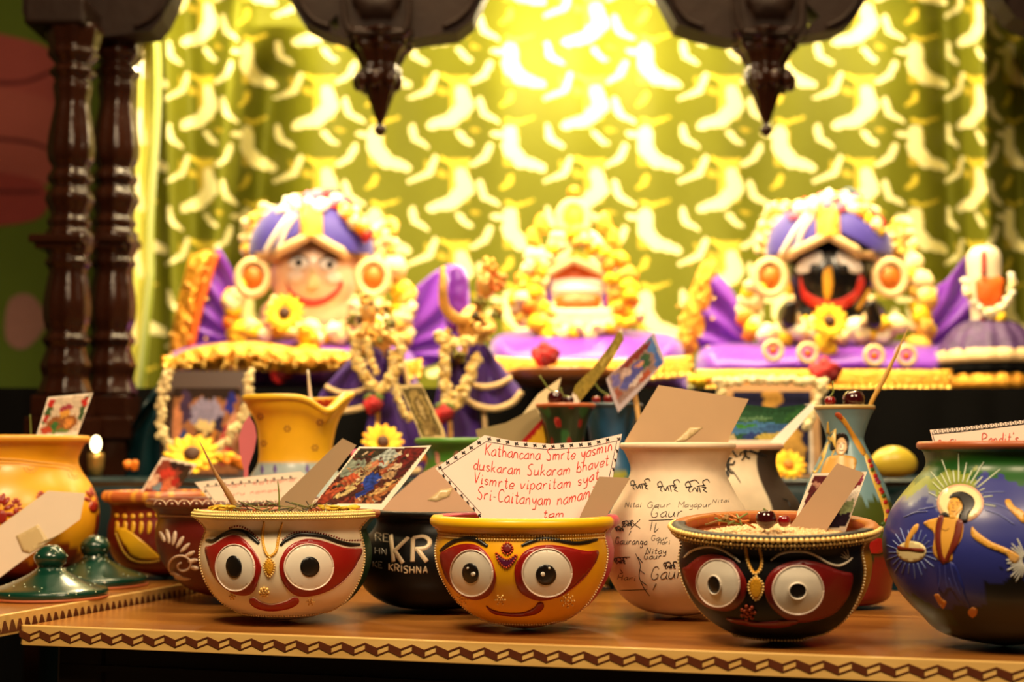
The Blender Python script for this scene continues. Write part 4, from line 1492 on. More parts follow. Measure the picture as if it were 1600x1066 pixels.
card('picture_card', 'small picture card of a turbaned figure framed in red and green, in the orange pot', c5, 1.71, gy=0.02,
     colfn=picture((75, 621), (145, 614), (55, 684), (214, 190, 160), [(0.06, 0.3, 0.12, 0.4, 0, (60, 90, 40)), (0.94, 0.3, 0.12, 0.4, 0, (50, 80, 36)), (0.1, 0.15, 0.1, 0.12, 0, (190, 40, 30)), (0.9, 0.2, 0.1, 0.12, 0, (190, 40, 30)), (0.1, 0.55, 0.08, 0.1, 0, (180, 50, 40)), (0.5, 0.72, 0.36, 0.24, 0, (150, 90, 40)), (0.5, 0.45, 0.12, 0.12, 0, (214, 150, 60)), (0.5, 0.32, 0.16, 0.08, 0, (170, 60, 70)), (0.35, 0.75, 0.1, 0.1, 0, (60, 110, 50)), (0.65, 0.7, 0.1, 0.12, 0, (220, 140, 60)), (0.5, 0.9, 0.2, 0.06, 0, (110, 130, 60)), (0.2, 0.85, 0.12, 0.1, 0, (190, 70, 40))], 0.05, 0.5, 8), step=2.5, m=M_photo, bstep=3)
TG = card('tag_card', 'white tag-shaped card with a square of tape, leaning on the orange pot', [(75, 767), (133, 771), (125, 812), (30, 880), (-30, 925), (-90, 900), (-60, 860), (0, 822)], 1.598, gy=0.012, col=lin((232, 212, 186)))
tape(TG, [(25, 838), (60, 820), (78, 848), (50, 866), (35, 862)], (212, 186, 134))

# lettered pot's tan card
TC = card('blank_card', 'thin tan card with a fold, standing in the black lettered pot', [(592, 797), (655, 742), (690, 722), (745, 735), (765, 797), (748, 826), (612, 826)], 1.53, gy=0.015, col=lin((196, 158, 128)))
tape(TC, [(668, 782), (688, 766), (708, 762), (702, 776), (682, 784)], (192, 156, 124), 'folded_flap', 0.0005)
# written pot's big card
BC = card('blank_card', 'large plain tan card standing in the mouth of the written pot', [(1029, 602), (1170, 624), (1136, 690), (1126, 716), (992, 716), (976, 690)], 1.46, gy=0.018, gx=0.004, col=lin((184, 150, 112)), bend=0.006)
tape(BC, [(1052, 692), (1064, 682), (1078, 668), (1098, 668), (1084, 680), (1070, 690)], (178, 144, 106), 'folded_flap', 0.0005)
c6 = [(1158, 632), (1215, 637), (1270, 630), (1207, 688), (1198, 712), (1140, 712), (1138, 690)]
card('picture_card', 'landscape picture card in green and blue, in the pot with dancing figures', c6, 1.64, gy=0.02,
     colfn=picture((1158, 630), (1270, 630), (1110, 690), (40, 84, 50), [(0.5, 0.1, 0.6, 0.16, 0, (30, 70, 40)), (0.3, 0.42, 0.3, 0.05, -6, (90, 130, 90)), (0.4, 0.65, 0.5, 0.16, 0, (70, 120, 170)), (0.3, 0.6, 0.16, 0.05, 0, (60, 130, 40)), (0.75, 0.66, 0.2, 0.12, 0, (60, 100, 150)), (0.8, 0.9, 0.2, 0.14, 0, (190, 170, 80)), (0.5, 0.85, 0.1, 0.1, 0, (40, 60, 120)), (0.2, 0.9, 0.14, 0.08, 0, (200, 180, 130)), (0.9, 0.3, 0.1, 0.2, 20, (50, 100, 50))], 0.03, 0.5, 4), step=2.5, m=M_photo, bstep=3, bend=0.008)
card('white_card', 'narrow white card edge slanting along the green and blue picture card', [(1266, 631), (1276, 634), (1226, 692), (1210, 712), (1190, 712), (1206, 688)], 1.63, gy=0.02, col=lin((244, 236, 220)), cat='card')

# vases' cards
GOLDS = [(150, 130, 50), (96, 84, 30), (190, 168, 80), (120, 100, 40), (206, 186, 110)]
card('picture_card', 'narrow curling gold picture card in the dark green vase', [(971, 512), (975, 531), (957, 562), (928, 601), (899, 636), (893, 648), (893, 620), (899, 602), (925, 576), (951, 542)], 1.70, gy=0.012,
     colfn=picture((962, 505), (985, 535), (890, 610), (150, 128, 48), scatter(16, GOLDS, 4), 0.02, 0.5, 2), step=2.5, m=M_photo, bstep=3)
card('white_card', 'blank white card sticking up behind the dark green vase', [(877, 590), (871, 612), (846, 640), (838, 660), (822, 660), (817, 647), (841, 616)], 1.745, gy=0.012, col=lin((226, 206, 160)))
card('blank_card', 'olive grey folded card lying between the green pot and dark green vase', [(743, 672), (790, 661), (838, 637), (849, 660), (818, 690), (806, 706), (752, 704)], 1.735, gy=0.01, col=lin((150, 132, 92)))
card('red_card', 'red card with a yellow corner, tucked beside the dark green vase', [(816, 688), (847, 654), (853, 690), (846, 708), (815, 708)], 1.72, gy=0.004, colfn=lambda a, b: lin((226, 172, 30)) if (a - 832) + (b - 676) * 0.9 > 6 else lin((170, 20, 18)), step=3, bstep=3)
c7 = [(1022, 520), (1039, 565), (1002, 608), (966, 645), (956, 620), (947, 592), (985, 556)]
PC = card('picture_card', 'blue picture card on a wooden stick, tilted in front of the blue vase', c7, 1.71, gy=0.012,
     colfn=picture((1022, 518), (1041, 566), (945, 592), (150, 120, 110), [(0.25, 0.08, 0.3, 0.12, 0, (80, 120, 180)), (0.8, 0.08, 0.25, 0.1, 0, (70, 100, 170)), (0.5, 0.3, 0.2, 0.1, 0, (60, 90, 60)), (0.15, 0.4, 0.1, 0.3, 0, (130, 50, 40)), (0.85, 0.4, 0.12, 0.12, 0, (170, 80, 50)), (0.5, 0.5, 0.2, 0.16, 30, (80, 80, 150)), (0.35, 0.65, 0.14, 0.1, 0, (200, 170, 160)), (0.6, 0.7, 0.16, 0.12, 0, (90, 90, 160)), (0.3, 0.85, 0.2, 0.08, 0, (110, 100, 160)), (0.75, 0.55, 0.08, 0.14, 0, (210, 190, 180)), (0.65, 0.9, 0.16, 0.06, 0, (160, 90, 70)), (0.45, 0.42, 0.06, 0.08, 0, (206, 140, 110))], 0.06, 0.5, 9, lin((180, 166, 170))), step=2.2, m=M_photo, bstep=3)
mb = MB(); tube(mb, [P(986, 585, 1.732), P(992, 617, 1.728), P(999, 660, 1.72), P(1010, 760, 1.71), Vector((*P(1018, 820, 1.70)[:2], TABLE + 0.003))], 0.0032, 8)
obj('wooden_stick', mb, mat('stick_wood', (206, 160, 90), 0.6), PC.root)
card('picture_card', 'old gold picture card of an arched figure, standing in the green-necked pot', [(624, 602), (658, 599), (676, 635), (694, 672), (702, 704), (668, 706), (660, 688), (642, 645)], 1.75, gy=0.01,
     colfn=picture((624, 602), (659, 598), (661, 690), (112, 96, 52), [(0.5, 0.45, 0.34, 0.34, 0, (176, 150, 84)), (0.5, 0.48, 0.22, 0.26, 0, (120, 98, 50)), (0.5, 0.46, 0.1, 0.2, 0, (196, 170, 110)), (0.5, 0.8, 0.34, 0.12, 0, (150, 124, 70)), (0.3, 0.85, 0.1, 0.06, 0, (190, 160, 100)), (0.7, 0.82, 0.1, 0.06, 0, (100, 80, 44))], 0.07, 0.5, 7, lin((214, 190, 130))), step=2.2, m=M_photo, bstep=3)

# black-faced bowl
card('blank_card', 'tan card back slanting out of the black-faced bowl', [(1308, 724), (1350, 739), (1292, 828), (1282, 846), (1224, 846), (1230, 828)], 1.262, gy=0.012, col=lin((176, 142, 108)))
card('picture_card', 'dark red picture card with a bright arch, behind the tan card of the black-faced bowl', [(1270, 740), (1355, 737), (1323, 826), (1316, 846), (1238, 846), (1246, 800)], 1.285, gy=0.012,
     colfn=picture((1270, 740), (1356, 737), (1238, 830), (90, 30, 34), [(0.8, 0.3, 0.2, 0.3, 0, (120, 30, 40)), (0.9, 0.45, 0.12, 0.2, 20, (236, 226, 210)), (0.85, 0.62, 0.14, 0.12, 0, (150, 170, 120)), (0.75, 0.85, 0.3, 0.14, 0, (40, 20, 40)), (0.15, 0.2, 0.1, 0.05, 40, (180, 130, 110)), (0.2, 0.4, 0.1, 0.06, 40, (60, 20, 24)), (0.9, 0.12, 0.1, 0.08, 0, (150, 60, 90))], 0.04, 0.5, 6), step=2.2, m=M_photo, bstep=3)

# picture pot's note
PN = card('written_note', 'white note with a looped ink edge and red handwriting, in the big picture pot', [(1453, 672), (1500, 668), (1550, 662), (1640, 652), (1668, 690), (1650, 722), (1466, 722)], 1.245, gy=0.015, col=lin((238, 214, 194)), cat='note')
hit.near = 1.25; mb = MB()
bk = lin((24, 18, 16))
for i in range(24):
    cx, cy = 1460 + i * 7.6, 675.5 - i * 0.86
    stroke(mb, PN.bvh, [(cx - 4, cy + 2.5), (cx, cy + 3), (cx + 3.5, cy), (cx + 2, cy - 3), (cx - 1, cy - 2), (cx + 1, cy + 2.5), (cx + 4, cy + 2)], 1.0, col=bk, off=0.0002, hgt=0.0001)
stroke(mb, PN.bvh, [(1456, 679), (1500, 675), (1560, 668), (1636, 659)], 1.1, col=bk, off=0.0002, hgt=0.0001, smooth=False)
stroke(mb, PN.bvh, [(1456, 675), (1460, 690), (1466, 705)], 1.1, col=bk, off=0.0002, hgt=0.0001, smooth=False)
obj('looped_ink_border', mb, M_ink, PN.root)
mb = MB()
write(mb, PN.bvh, 'C. Shyam', [(1464, 701), (1524, 697)], 13, 1.3, RI, 0.1)
write(mb, PN.bvh, "Pandit's", [(1534, 695), (1592, 692)], 17, 1.5, RI, 0.12)
obj('red_handwriting', mb, M_ink, PN.root)

# pink paper petal beside the yellow vase
pp = card('paper_petal', 'pink paper petal standing beside the yellow vase', [(389, 649), (398, 665), (401, 682), (397, 705), (388, 730), (386, 800), (384, 925), (379, 925), (380, 800), (381, 735), (374, 705), (373, 685), (379, 664)], 1.68, gy=0.0, col=lin((206, 110, 116)), step=5, cat='paper')

# ---------------- fruit, rice, herbs, sticks
M_cherry = mat('cherry_skin', (120, 10, 14), 0.12, var=0.2, coat=0.6)
M_dkcherry = mat('dark_cherry_skin', (52, 8, 12), 0.12, var=0.2, coat=0.6)
M_stem = mat('green_stem', (120, 130, 50), 0.6)


def cherry(label, px, py, d, r_px, dark=False, stem=None):
    c = P(px, py, d)
    t = thing('cherry', c, label, 'cherry', 'cherries in the pots')
    mb = MB(); r = r_px * S(d)
    V, Fc = ICO3
    W_ = V * r
    z = W_[:, 2] / r
    W_[:, 2] -= np.where(z > 0.75, (z - 0.75) * r * 0.7, 0)
    mb.add(W_ + np.array(c), Fc)
    obj('flesh', mb, M_dkcherry if dark else M_cherry, t)
    if stem:
        mb = MB(); pts = catmull([P(px, py - r_px * 0.8, d)] + [P(a, b, d) for a, b in stem], 5)
        tube(mb, pts, 0.0009, 6)
        obj('stem', mb, M_stem, t)
    return t


cherry('large dark cherry on the rice in the black-faced bowl', 1197, 811, 1.235, 16, True, [(1193, 795)])
cherry('small red cherry beside the larger dark cherry in the black-faced bowl', 1225, 814, 1.235, 10, False)
cherry('red cherry at the far side of the portrait vase mouth', 1297, 627, 1.54, 9, False, [(1302, 612), (1301, 596)])
cherry('big dark brown cherry in the portrait vase mouth', 1334, 625, 1.545, 17, True)
cherry('dark cherry with two stems in the dark green vase', 868, 622, 1.69, 13, True, [(858, 608), (843, 587)])
cherry('small dark cherry beside the gold card in the dark green vase', 889, 626, 1.69, 8, True, [(880, 618), (876, 606)])
cherry('red cherry under the blue picture card', 951, 624, 1.76, 8, False, [(938, 610), (930, 600)])
cherry('red cherry at the edge of the blue vase mouth', 932, 625, 1.76, 7, False)


def grains(name, label, p, hgt, rad, n, m, cat, size=0.0022, seed=2, colr=None):
    rg = np.random.default_rng(seed)
    mb = MB()
    prof = [(rad, 0.0), (rad * 0.8, hgt * 0.36), (rad * 0.5, hgt * 0.75), (rad * 0.2, hgt * 0.96), (0, hgt)]
    lathe(mb, p.M @ Matrix.Translation((0, 0, p.zf + 0.001)), prof, 40, col=colr)
    for _ in range(n):
        a, q = rg.random() * 2 * PI, math.sqrt(rg.random()) * rad
        z = p.zf + hgt * (1 - (q / rad) ** 2) + 0.001
        c = p.M @ Vector((q * math.sin(a), -q * math.cos(a), z))
        R = Matrix.Rotation(rg.random() * PI, 4, 'Z') @ Matrix.Rotation((rg.random() - 0.5) * 1.2, 4, 'X')
        k = 0.85 + 0.3 * rg.random()
        cc = tuple(v * k for v in (colr or (0.8, 0.8, 0.8)))
        ball(mb, c, (size * 0.42, size * 1.1, size * 0.4), cc, ICO1, R)
    o = obj(name, mb, m, loc=p.M @ Vector((0, 0, p.zf)))
    tag(o, label, cat, kind='stuff')
    return o


K.zf = K.zt * 0.85
grains('rice', 'cooked rice filling the black-faced bowl under the cherries', K, K.zt * 0.09, K.r_in - 0.006, 1500, vmat('rice_grain', 0.5), 'rice', 0.0042, colr=lin((236, 196, 140)))
mb = MB()
for k in range(16):
    a = rng.random() * 2 * PI
    ctr = P(1120 + rng.random() * 40, 808 + rng.random() * 8, 1.25)
    L = 0.006 + 0.010 * rng.random()
    v = Vector((math.cos(a), 0.3 * math.sin(a), 0.5 * rng.random())) * L
    tube(mb, [ctr - v, ctr + v], 0.0009, 5, lin([(206, 120, 40), (150, 110, 50), (120, 130, 60)][k % 3]))
o = obj('vegetable_shreds', mb, vmat('vegetable', 0.5), loc=P(1125, 812, 1.25))
tag(o, 'orange and green shreds heaped on the rice in the black-faced bowl', 'vegetable', kind='stuff')
# dried herbs and petals in the white-faced bowl
mb = MB()
for k in range(90):
    a, q = rng.random() * 2 * PI, math.sqrt(rng.random()) * 0.062
    c = W.M @ Vector((q * math.sin(a) * 1.1, -q * math.cos(a), W.zt * 0.95 + 0.012 * rng.random()))
    L = 0.008 + 0.012 * rng.random(); b = rng.random() * 2 * PI
    v = Vector((math.cos(b), math.sin(b), 0.7 * (rng.random() - 0.4))) * L
    tube(mb, [c - v * 0.5, c + v * 0.5 + Vector((0, 0, 0.002))], 0.0006, 4, lin([(120, 116, 60), (80, 84, 44), (150, 130, 80), (60, 54, 40)][k % 4]))
lathe(mb, W.M, [(0.074, W.zt * 0.80), (0.05, W.zt * 0.88), (0, W.zt * 0.9)], 40, col=lin((120, 96, 50)))
o = obj('dried_herbs', mb, vmat('herb', 0.8), loc=W.M @ Vector((0, 0, W.zt * 0.85)))
tag(o, 'dry green herbs filling the white-faced bowl', 'herbs', kind='stuff')
mb = MB()
for cx0, cx1, n in ((330, 366, 22), (505, 556, 30)):
    for k in range(n):
        c = P(cx0 + (cx1 - cx0) * rng.random(), 791 + 5 * rng.random(), 1.385 + 0.02 * rng.random())
        ball(mb, c, (0.007, 0.004, 0.0012), lin([(226, 186, 30), (236, 206, 60), (206, 160, 24)][k % 3]), ICO1, Matrix.Rotation(rng.random() * 3, 4, 'Z') @ Matrix.Rotation(rng.random() - 0.5, 4, 'X'))
o = obj('yellow_petals', mb, vmat('petal', 0.6), loc=P(440, 797, 1.4))
tag(o, 'loose yellow petals strewn inside the rim of the white-faced bowl', 'petals', kind='stuff')


def spindle(name, label, pts, d, radii, m, cat):
    mb = MB(); w = [P(a, b, d) for a, b in pts]
    w = catmull(w, 5)
    rr = np.interp(np.linspace(0, 1, len(w)), np.linspace(0, 1, len(radii)), radii)
    tube(mb, w, list(rr), 8)
    o = obj(name, mb, m, loc=w[0])
    return tag(o, label, cat)


M_leaf = mat('dry_leaf', (150, 104, 50), 0.5, var=0.3, scale=80)
spindle('dry_blade', 'thin brown pointed blade sticking up at the rim of the white-faced bowl', [(372, 800), (358, 774), (336, 738), (312, 690)], 1.43, [0.0028, 0.0032, 0.0016, 0.0004], M_leaf, 'leaf')
spindle('grass_stem', 'thin green stem standing in the white-faced bowl', [(436, 804), (436, 775), (434, 752)], 1.41, [0.0009, 0.0008, 0.0006], M_stem, 'stem')
spindle('grass_stem', 'thin upright stem in the orange pot', [(48, 700), (48, 670), (47, 648)], 1.68, [0.0008, 0.0008, 0.0005], M_stem, 'stem')
spindle('white_stick', 'thin white stick standing in the yellow vase', [(488, 655), (485, 620), (481, 578)], 1.79, [0.0022, 0.0022, 0.0012], mat('white_stick', (230, 214, 180), 0.5), 'stick')
spindle('dry_blade', 'long golden brown blade standing in the portrait vase', [(1352, 655), (1362, 628), (1385, 585), (1418, 515)], 1.55, [0.0014, 0.0024, 0.0028, 0.0004], mat('golden_leaf', (186, 140, 50), 0.5, var=0.3, scale=80), 'leaf')

# ------------------------------------------------------------------ altar: tables and cloths
M_black = mat('black_cloth', (7, 6, 6), 0.9, var=0.3, spec=0.1)
M_teal = mat('teal_satin', (6, 34, 40), 0.4, var=0.2, scale=12, spec=0.25)
ZA = EYE - 0.030
ZS = EYE + 0.112
at_ = thing('altar_table', (0.05, 2.1, 0), 'low altar table under a dark teal cloth, behind the pots', 'table')
mb = MB(); box(mb, (0.08, 2.12, ZA - 0.015), 1.42, 0.32, 0.024); obj('table_top', mb, M_dk, at_, smooth=False)
for sx in (-0.55, 0.71):
    for sy in (2.0, 2.22):
        mb = MB(); box(mb, (sx, sy, (ZA - 0.027) / 2), 0.05, 0.05, ZA - 0.027); obj('leg', mb, M_dk, at_, smooth=False)
# its cloth: top and hanging front with soft folds
mb = MB()
V, Fs = [], []
nx = 180
rows = [(2.275, ZA), (2.20, ZA), (2.10, ZA), (2.02, ZA), (1.972, ZA), (1.962, ZA - 0.006), (1.958, ZA - 0.02), (1.957, ZA - 0.08), (1.957, ZA - 0.20), (1.957, ZA - 0.35), (1.957, ZA - 0.5)]
for j, (yy, zz_) in enumerate(rows):
    for i in range(nx + 1):
        xx = -0.64 + 1.44 * i / nx
        k = max(0, j - 5) / 5.0
        w = 0.005 * k * math.sin(xx * 46 + 1.5 * math.sin(xx * 9)) + 0.003 * k * math.sin(xx * 91)
        V.append((xx, yy - abs(w) - 0.004 * k, zz_ + 0.001))
for j in range(len(rows) - 1):
    for i in range(nx):
        a = j * (nx + 1) + i
        Fs.append((a, a + 1, a + nx + 2, a + nx + 1))
mb.add(V, Fs)
o = obj('tablecloth', mb, M_teal, loc=(0.08, 2.0, ZA)); tag(o, 'dark teal satin cloth over the low altar table', 'cloth')

sg = thing('altar_stage', (0.1, 2.6, 0), 'raised stage draped in black cloth under the deities', 'stage')
mb = MB(); box(mb, (-0.15, 2.62, ZS / 2), 2.4, 0.62, ZS - 0.002); obj('stage_box', mb, M_black, sg, smooth=False, bevel=0.004)
mb = MB(); V, Fs = [], []
for j, zz_ in enumerate((ZS, ZS - 0.1, ZS - 0.3, ZS - 0.6, 0.004)):
    for i in range(241):
        xx = -1.35 + 2.4 * i / 240
        k = min(1, j / 2)
        V.append((xx, 2.300 - 0.004 - k * 0.010 * abs(math.sin(xx * 30 + 2 * math.sin(xx * 7))), zz_))
for j in range(4):
    for i in range(240):
        a = j * 241 + i
        Fs.append((a, a + 1, a + 242, a + 241))
mb.add(V, Fs); obj('black_drape', mb, M_black, sg)


ICO5 = _ico(6)


def puff(mb, poly, d, thick, col=None, step=7, bump=0.0, lean=0.0, freq=0.12, power=0.5, smooth=True):
    """a stuffed shape with this outline: fat in the middle, round at its edge"""
    pl = catmull(poly, 4, True) if smooth else poly
    pts, fs, bed = fill(pl, step)
    dd = edge_dist(np.array(resample(pl, step, True)), pts)
    mx = max(dd.max(), 1e-6)
    y0 = max(p[1] for p in pl)
    V = []
    n = len(pts)
    for s in (-1, 1):
        for i, p in enumerate(pts):
            t = thick * (dd[i] / mx) ** power
            if bump:
                t *= 1 + bump * (math.sin(p[0] * freq + 3 * math.sin(p[1] * freq * 0.6)) * math.sin(p[1] * freq * 0.8 + 1.3))
            V.append(P(p[0], p[1], d + lean * (y0 - p[1]) / 100 + s * t))
    Fs = list(fs) + [tuple(k + n for k in f[::-1]) for f in fs]
    Fs = [tuple(f) for f in Fs]
    for a, b in bed:
        Fs.append((a, b, b + n, a + n))
    mb.add(V, Fs, col)


def pleats(mb, poly, d, apex, thick, col, n=9, amp=0.010, step=5, lean=0.0):
    """cloth gathered at a point and fanned out"""
    pts, fs, bed = fill(catmull(poly, 4, True), step)
    V = []
    m = len(pts)
    y0 = max(p[1] for p in poly)
    for s in (0, 1):
        for p in pts:
            a = math.atan2(p[1] - apex[1], p[0] - apex[0])
            r = math.hypot(p[0] - apex[0], p[1] - apex[1])
            w = amp * min(1, r / 60) * math.sin(a * n * 2 + 0.5 * math.sin(r * 0.05))
            V.append(P(p[0], p[1], d + w + lean * (y0 - p[1]) / 100 + s * thick))
    Fs = [tuple(f) for f in fs] + [tuple(k + m for k in f[::-1]) for f in fs]
    for a, b in bed:
        Fs.append((a, b, b + m, a + m))
    mb.add(V, Fs, col)


M_purple = mat('purple_silk', (112, 26, 176), 0.38, var=0.2, scale=14, sheen=0.4)
M_deep = mat('deep_purple_silk', (62, 20, 120), 0.45, var=0.2, scale=20, sheen=0.3)
M_blue = mat('violet_velvet', (46, 24, 140), 0.6, var=0.15, scale=30, sheen=0.3)
M_gold = mat('gold_brocade', (228, 156, 44), 0.28, 0.45, var=0.35, scale=90, bump=0.9, bscale=260)
M_goldb = mat('gold_ball', (250, 200, 96), 0.16, 0.5, var=0.1)
M_fl = vmat('flower_petals', 0.7, var=0.15, scale=90)
M_orange = mat('orange_silk', (220, 96, 20), 0.45, var=0.15)
M_cream = mat('cream_braid', (230, 196, 140), 0.5, 0.1, var=0.2, scale=120, bump=0.6, bscale=400)
CREAM, YEL, ORG, RED, PINK, GOLDC = lin((240, 218, 160)), lin((240, 196, 24)), lin((234, 130, 20)), lin((170, 18, 20)), lin((222, 110, 140)), lin((224, 176, 70))


def blossom(mb, c, r, col):
    R = Matrix.Rotation(rng.random() * 6.28, 4, 'Z') @ Matrix.Rotation((rng.random() - 0.5) * 2, 4, 'X')
    ball(mb, c, (r, r * 0.8, r), col, ICO2, R, 0.22)


def garland(mb, path, d, r_px, cols, step=None, spread=0.5, bulge=0.0, depth=0.6):
    pl = resample(catmull(path, 6), 1.0)
    for a in even(pl, step or r_px * 0.75):
        for k in range(2):
            dx, dy = (rng.random(2) - 0.5) * 2 * spread * r_px
            c = P(a[0] + dx, a[1] + dy, d - bulge + (rng.random() - 0.5) * 2 * depth * r_px * S(d))
            blossom(mb, c, r_px * S(d) * (0.65 + 0.35 * rng.random()), cols[rng.integers(len(cols))])


def band(mb, path, d, r_px, col=None, flatk=0.6, seg=8, dfn=None):
    pl = catmull(path, 6)
    tube(mb, [P(a[0], a[1], dfn(*a) if dfn else d) for a in pl], r_px * S(d), seg, col)


def sunflower(label, px, py, d, r_px, face=(0, -1, 0.25), n=14, dark=True, group=None):
    c = P(px, py, d); r = r_px * S(d)
    t = thing('sunflower', c, label, 'flower', group)
    q = Vector(face).normalized().to_track_quat('Z', 'Y').to_matrix().to_4x4()
    mb = MB()
    for ring, (rr, nn) in enumerate(((1.0, n), (0.8, n))):
        for k in range(nn):
            a = 2 * PI * (k + 0.5 * ring) / nn
            ctr = Vector((math.cos(a) * r * 0.62 * rr, math.sin(a) * r * 0.62 * rr, 0.003 * ring))
            R = q @ Matrix.Rotation(a, 4, 'Z') @ Matrix.Rotation(-0.25, 4, 'Y')
            ball(mb, c + q @ ctr, (r * 0.4 * rr, r * 0.17, r * 0.05), YEL if (k % 3) else lin((246, 170, 10)), ICO2, R)
    obj('petals', mb, M_fl, t)
    mb = MB(); ball(mb, c + q @ Vector((0, 0, 0.004)), (r * 0.3, r * 0.3, r * 0.16), lin((70, 36, 12)) if dark else lin((200, 120, 20)), ICO2, q, 0.12)
    obj('seed_head', mb, M_fl, t)
    return t


def redflower(label, px, py, d, r_px, n=10, leaf=True):
    c = P(px, py, d); r = r_px * S(d)
    t = thing('red_flower', c, label, 'flower')
    mb = MB()
    for k in range(n):
        a = k * 2.4; q = math.sqrt(k / n) * r * 0.6
        R = Matrix.Rotation(a, 4, 'Y') @ Matrix.Rotation(0.5, 4, 'X')
        ball(mb, c + Vector((math.cos(a) * q, -0.004 + 0.006 * k / n, math.sin(a) * q)), (r * 0.52, r * 0.3, r * 0.45), [lin((160, 14, 18)), lin((196, 26, 24)), lin((120, 8, 14))][k % 3], ICO2, R, 0.12)
    obj('petals', mb, M_fl, t)
    if leaf:
        mb = MB()
        for sx in (-1, 1):
            ball(mb, c + Vector((sx * r * 0.5, 0.006, r * 0.8)), (r * 0.5, 0.003, r * 0.3), lin((90, 110, 30)), ICO2, Matrix.Rotation(sx * 0.5, 4, 'Y'))
        obj('leaves', mb, M_fl, t)
    return t


# ------------------------------------------------------------------ backdrop cloth with its printed pattern
TWp, THp = 211.0, 129.3
tw, th_ = 352, 216
SCX, SCY = 3.332, 3.332


def tile_colours():
    yy, xx = np.mgrid[0:th_, 0:tw]
    X_ = xx / tw * TWp * SCX
    Y_ = yy / th_ * THp * SCY
    Wd, Hd = TWp * SCX, THp * SCY
    base = np.zeros((th_, tw, 3)); base[:] = lin((102, 104, 20))
    yel = np.array(lin((180, 160, 52))); crm = np.array(lin((250, 240, 176))); pal = np.array(lin((222, 198, 66)))

    def seg_mask(pts, w0, w1):
        m = np.zeros((th_, tw), bool)
        for ox in (-Wd, 0, Wd):
            for oy in (-Hd, 0, Hd):
                for i in range(len(pts) - 1):
                    (ax, ay), (bx, by) = pts[i], pts[i + 1]
                    ax += ox; bx += ox; ay += oy; by += oy
                    L = (bx - ax) ** 2 + (by - ay) ** 2 + 1e-9
                    t = np.clip(((X_ - ax) * (bx - ax) + (Y_ - ay) * (by - ay)) / L, 0, 1)
                    dd = np.hypot(X_ - ax - t * (bx - ax), Y_ - ay - t * (by - ay))
                    u = (i + t) / (len(pts) - 1)
                    wd = (w0 + (w1 - w0) * u) * (0.55 + 0.45 * np.sin(np.pi * np.clip(0.12 + 0.8 * u, 0, 1)))
                    wd = wd * (1 + 0.10 * np.sin(X_ * 0.18 + Y_ * 0.13) * np.sin(Y_ * 0.2))
                    m |= dd < wd / 2
        return m
    # pale yellow upright bands behind the crescents
    m = ((X_ % Wd > 20) & (X_ % Wd < 100) & (Y_ > 40) & (Y_ < 230)) | ((X_ % Wd > 440) & (X_ % Wd < 545) & (Y_ > 190) & (Y_ < 420))
    base[m] = yel
    for pts, w0, w1, c in (
            (((40, 420), (90, 440), (180, 410)), 26, 14, pal), (((400, 190), (470, 225), (550, 200)), 24, 16, pal), (((60, 290), (50, 320), (10, 350)), 40, 18, pal),
            (((320, 210), (330, 250), (300, 280)), 30, 20, yel), (((390, 270), (430, 280)), 40, 30, yel), (((560, 40), (600, 50)), 30, 20, yel),
            (((250, 30), (262, 90), (330, 130)), 42, 26, crm), (((370, 190), (340, 270), (235, 312)), 38, 24, crm), (((500, 60), (520, 95), (560, 112)), 32, 22, crm),
            (((655, 130), (625, 190), (555, 230)), 44, 24, crm), (((670, 65), (725, 70)), 32, 22, crm), (((600, 320), (622, 390), (700, 432)), 42, 26, crm),
            (((490, 490), (545, 545)), 34, 24, crm),
            (((55, 55), (58, 140), (110, 205), (225, 240)), 98, 60, crm), (((505, 275), (530, 350), (450, 425), (345, 452)), 96, 60, crm)):
        base[seg_mask(pts, w0, w1)] = c
    return base


TILE = tile_colours()
OX, OY = 780.0, 60.0
DB = 2.95


def backdrop_depth(px, py):
    f = 0.012 * math.sin(px * 0.021 + 0.6 * math.sin(py * 0.006)) + 0.006 * math.sin(px * 0.053 + 1.0)
    hang = max(0.0, min(1.0, (py + 60) / 300.0))
    f *= 0.5 + 0.5 * hang
    # deep folds at the left and right where the cloth is gathered
    g = math.exp(-((px - 418 + 0.10 * (py - 200)) / 38.0) ** 2)
    f += 0.22 * g * max(0, min(1, (py - 40) / 80.0))
    f -= 0.07 * math.exp(-((px - 355 + 0.08 * (py - 200)) / 22.0) ** 2)
    for fx, a, s in ((1480, 0.09, 24), (1540, -0.08, 20), (1592, 0.09, 22), (300, 0.03, 16), (262, -0.035, 14)):
        f += a * math.exp(-((px - fx - 0.03 * (py - 200)) / s) ** 2)
    return DB + f


mb = MB(); V, C, Fs = [], [], []
xs = np.arange(200, 1812, 3.0); ys = np.arange(-150, 660, 3.0)
for py in ys:
    for px in xs:
        V.append(P(px, py, backdrop_depth(px, py)))
        sx = 1.0
        if px > 1470:
            qx = 1470 + (px - 1470) * 1.6
        elif px < 430:
            qx = 430 - (430 - px) * 1.25
        else:
            qx = px
        u = ((qx - OX) / TWp) % 1.0; v = ((py - OY) / THp) % 1.0
        C.append(TILE[int(v * th_) % th_, int(u * tw) % tw])
nx = len(xs)
for j in range(len(ys) - 1):
    for i in range(nx - 1):
        a = j * nx + i
        Fs.append((a, a + 1, a + nx + 1, a + nx))
mb.add(V, Fs, C)
o = obj('backdrop_curtain', mb, vmat('printed_silk', 0.6, var=0.05, spec=0.15), loc=P(900, 400, DB))
tag(o, 'olive green backdrop cloth printed with cream crescents and leaves, behind the altar', 'curtain')
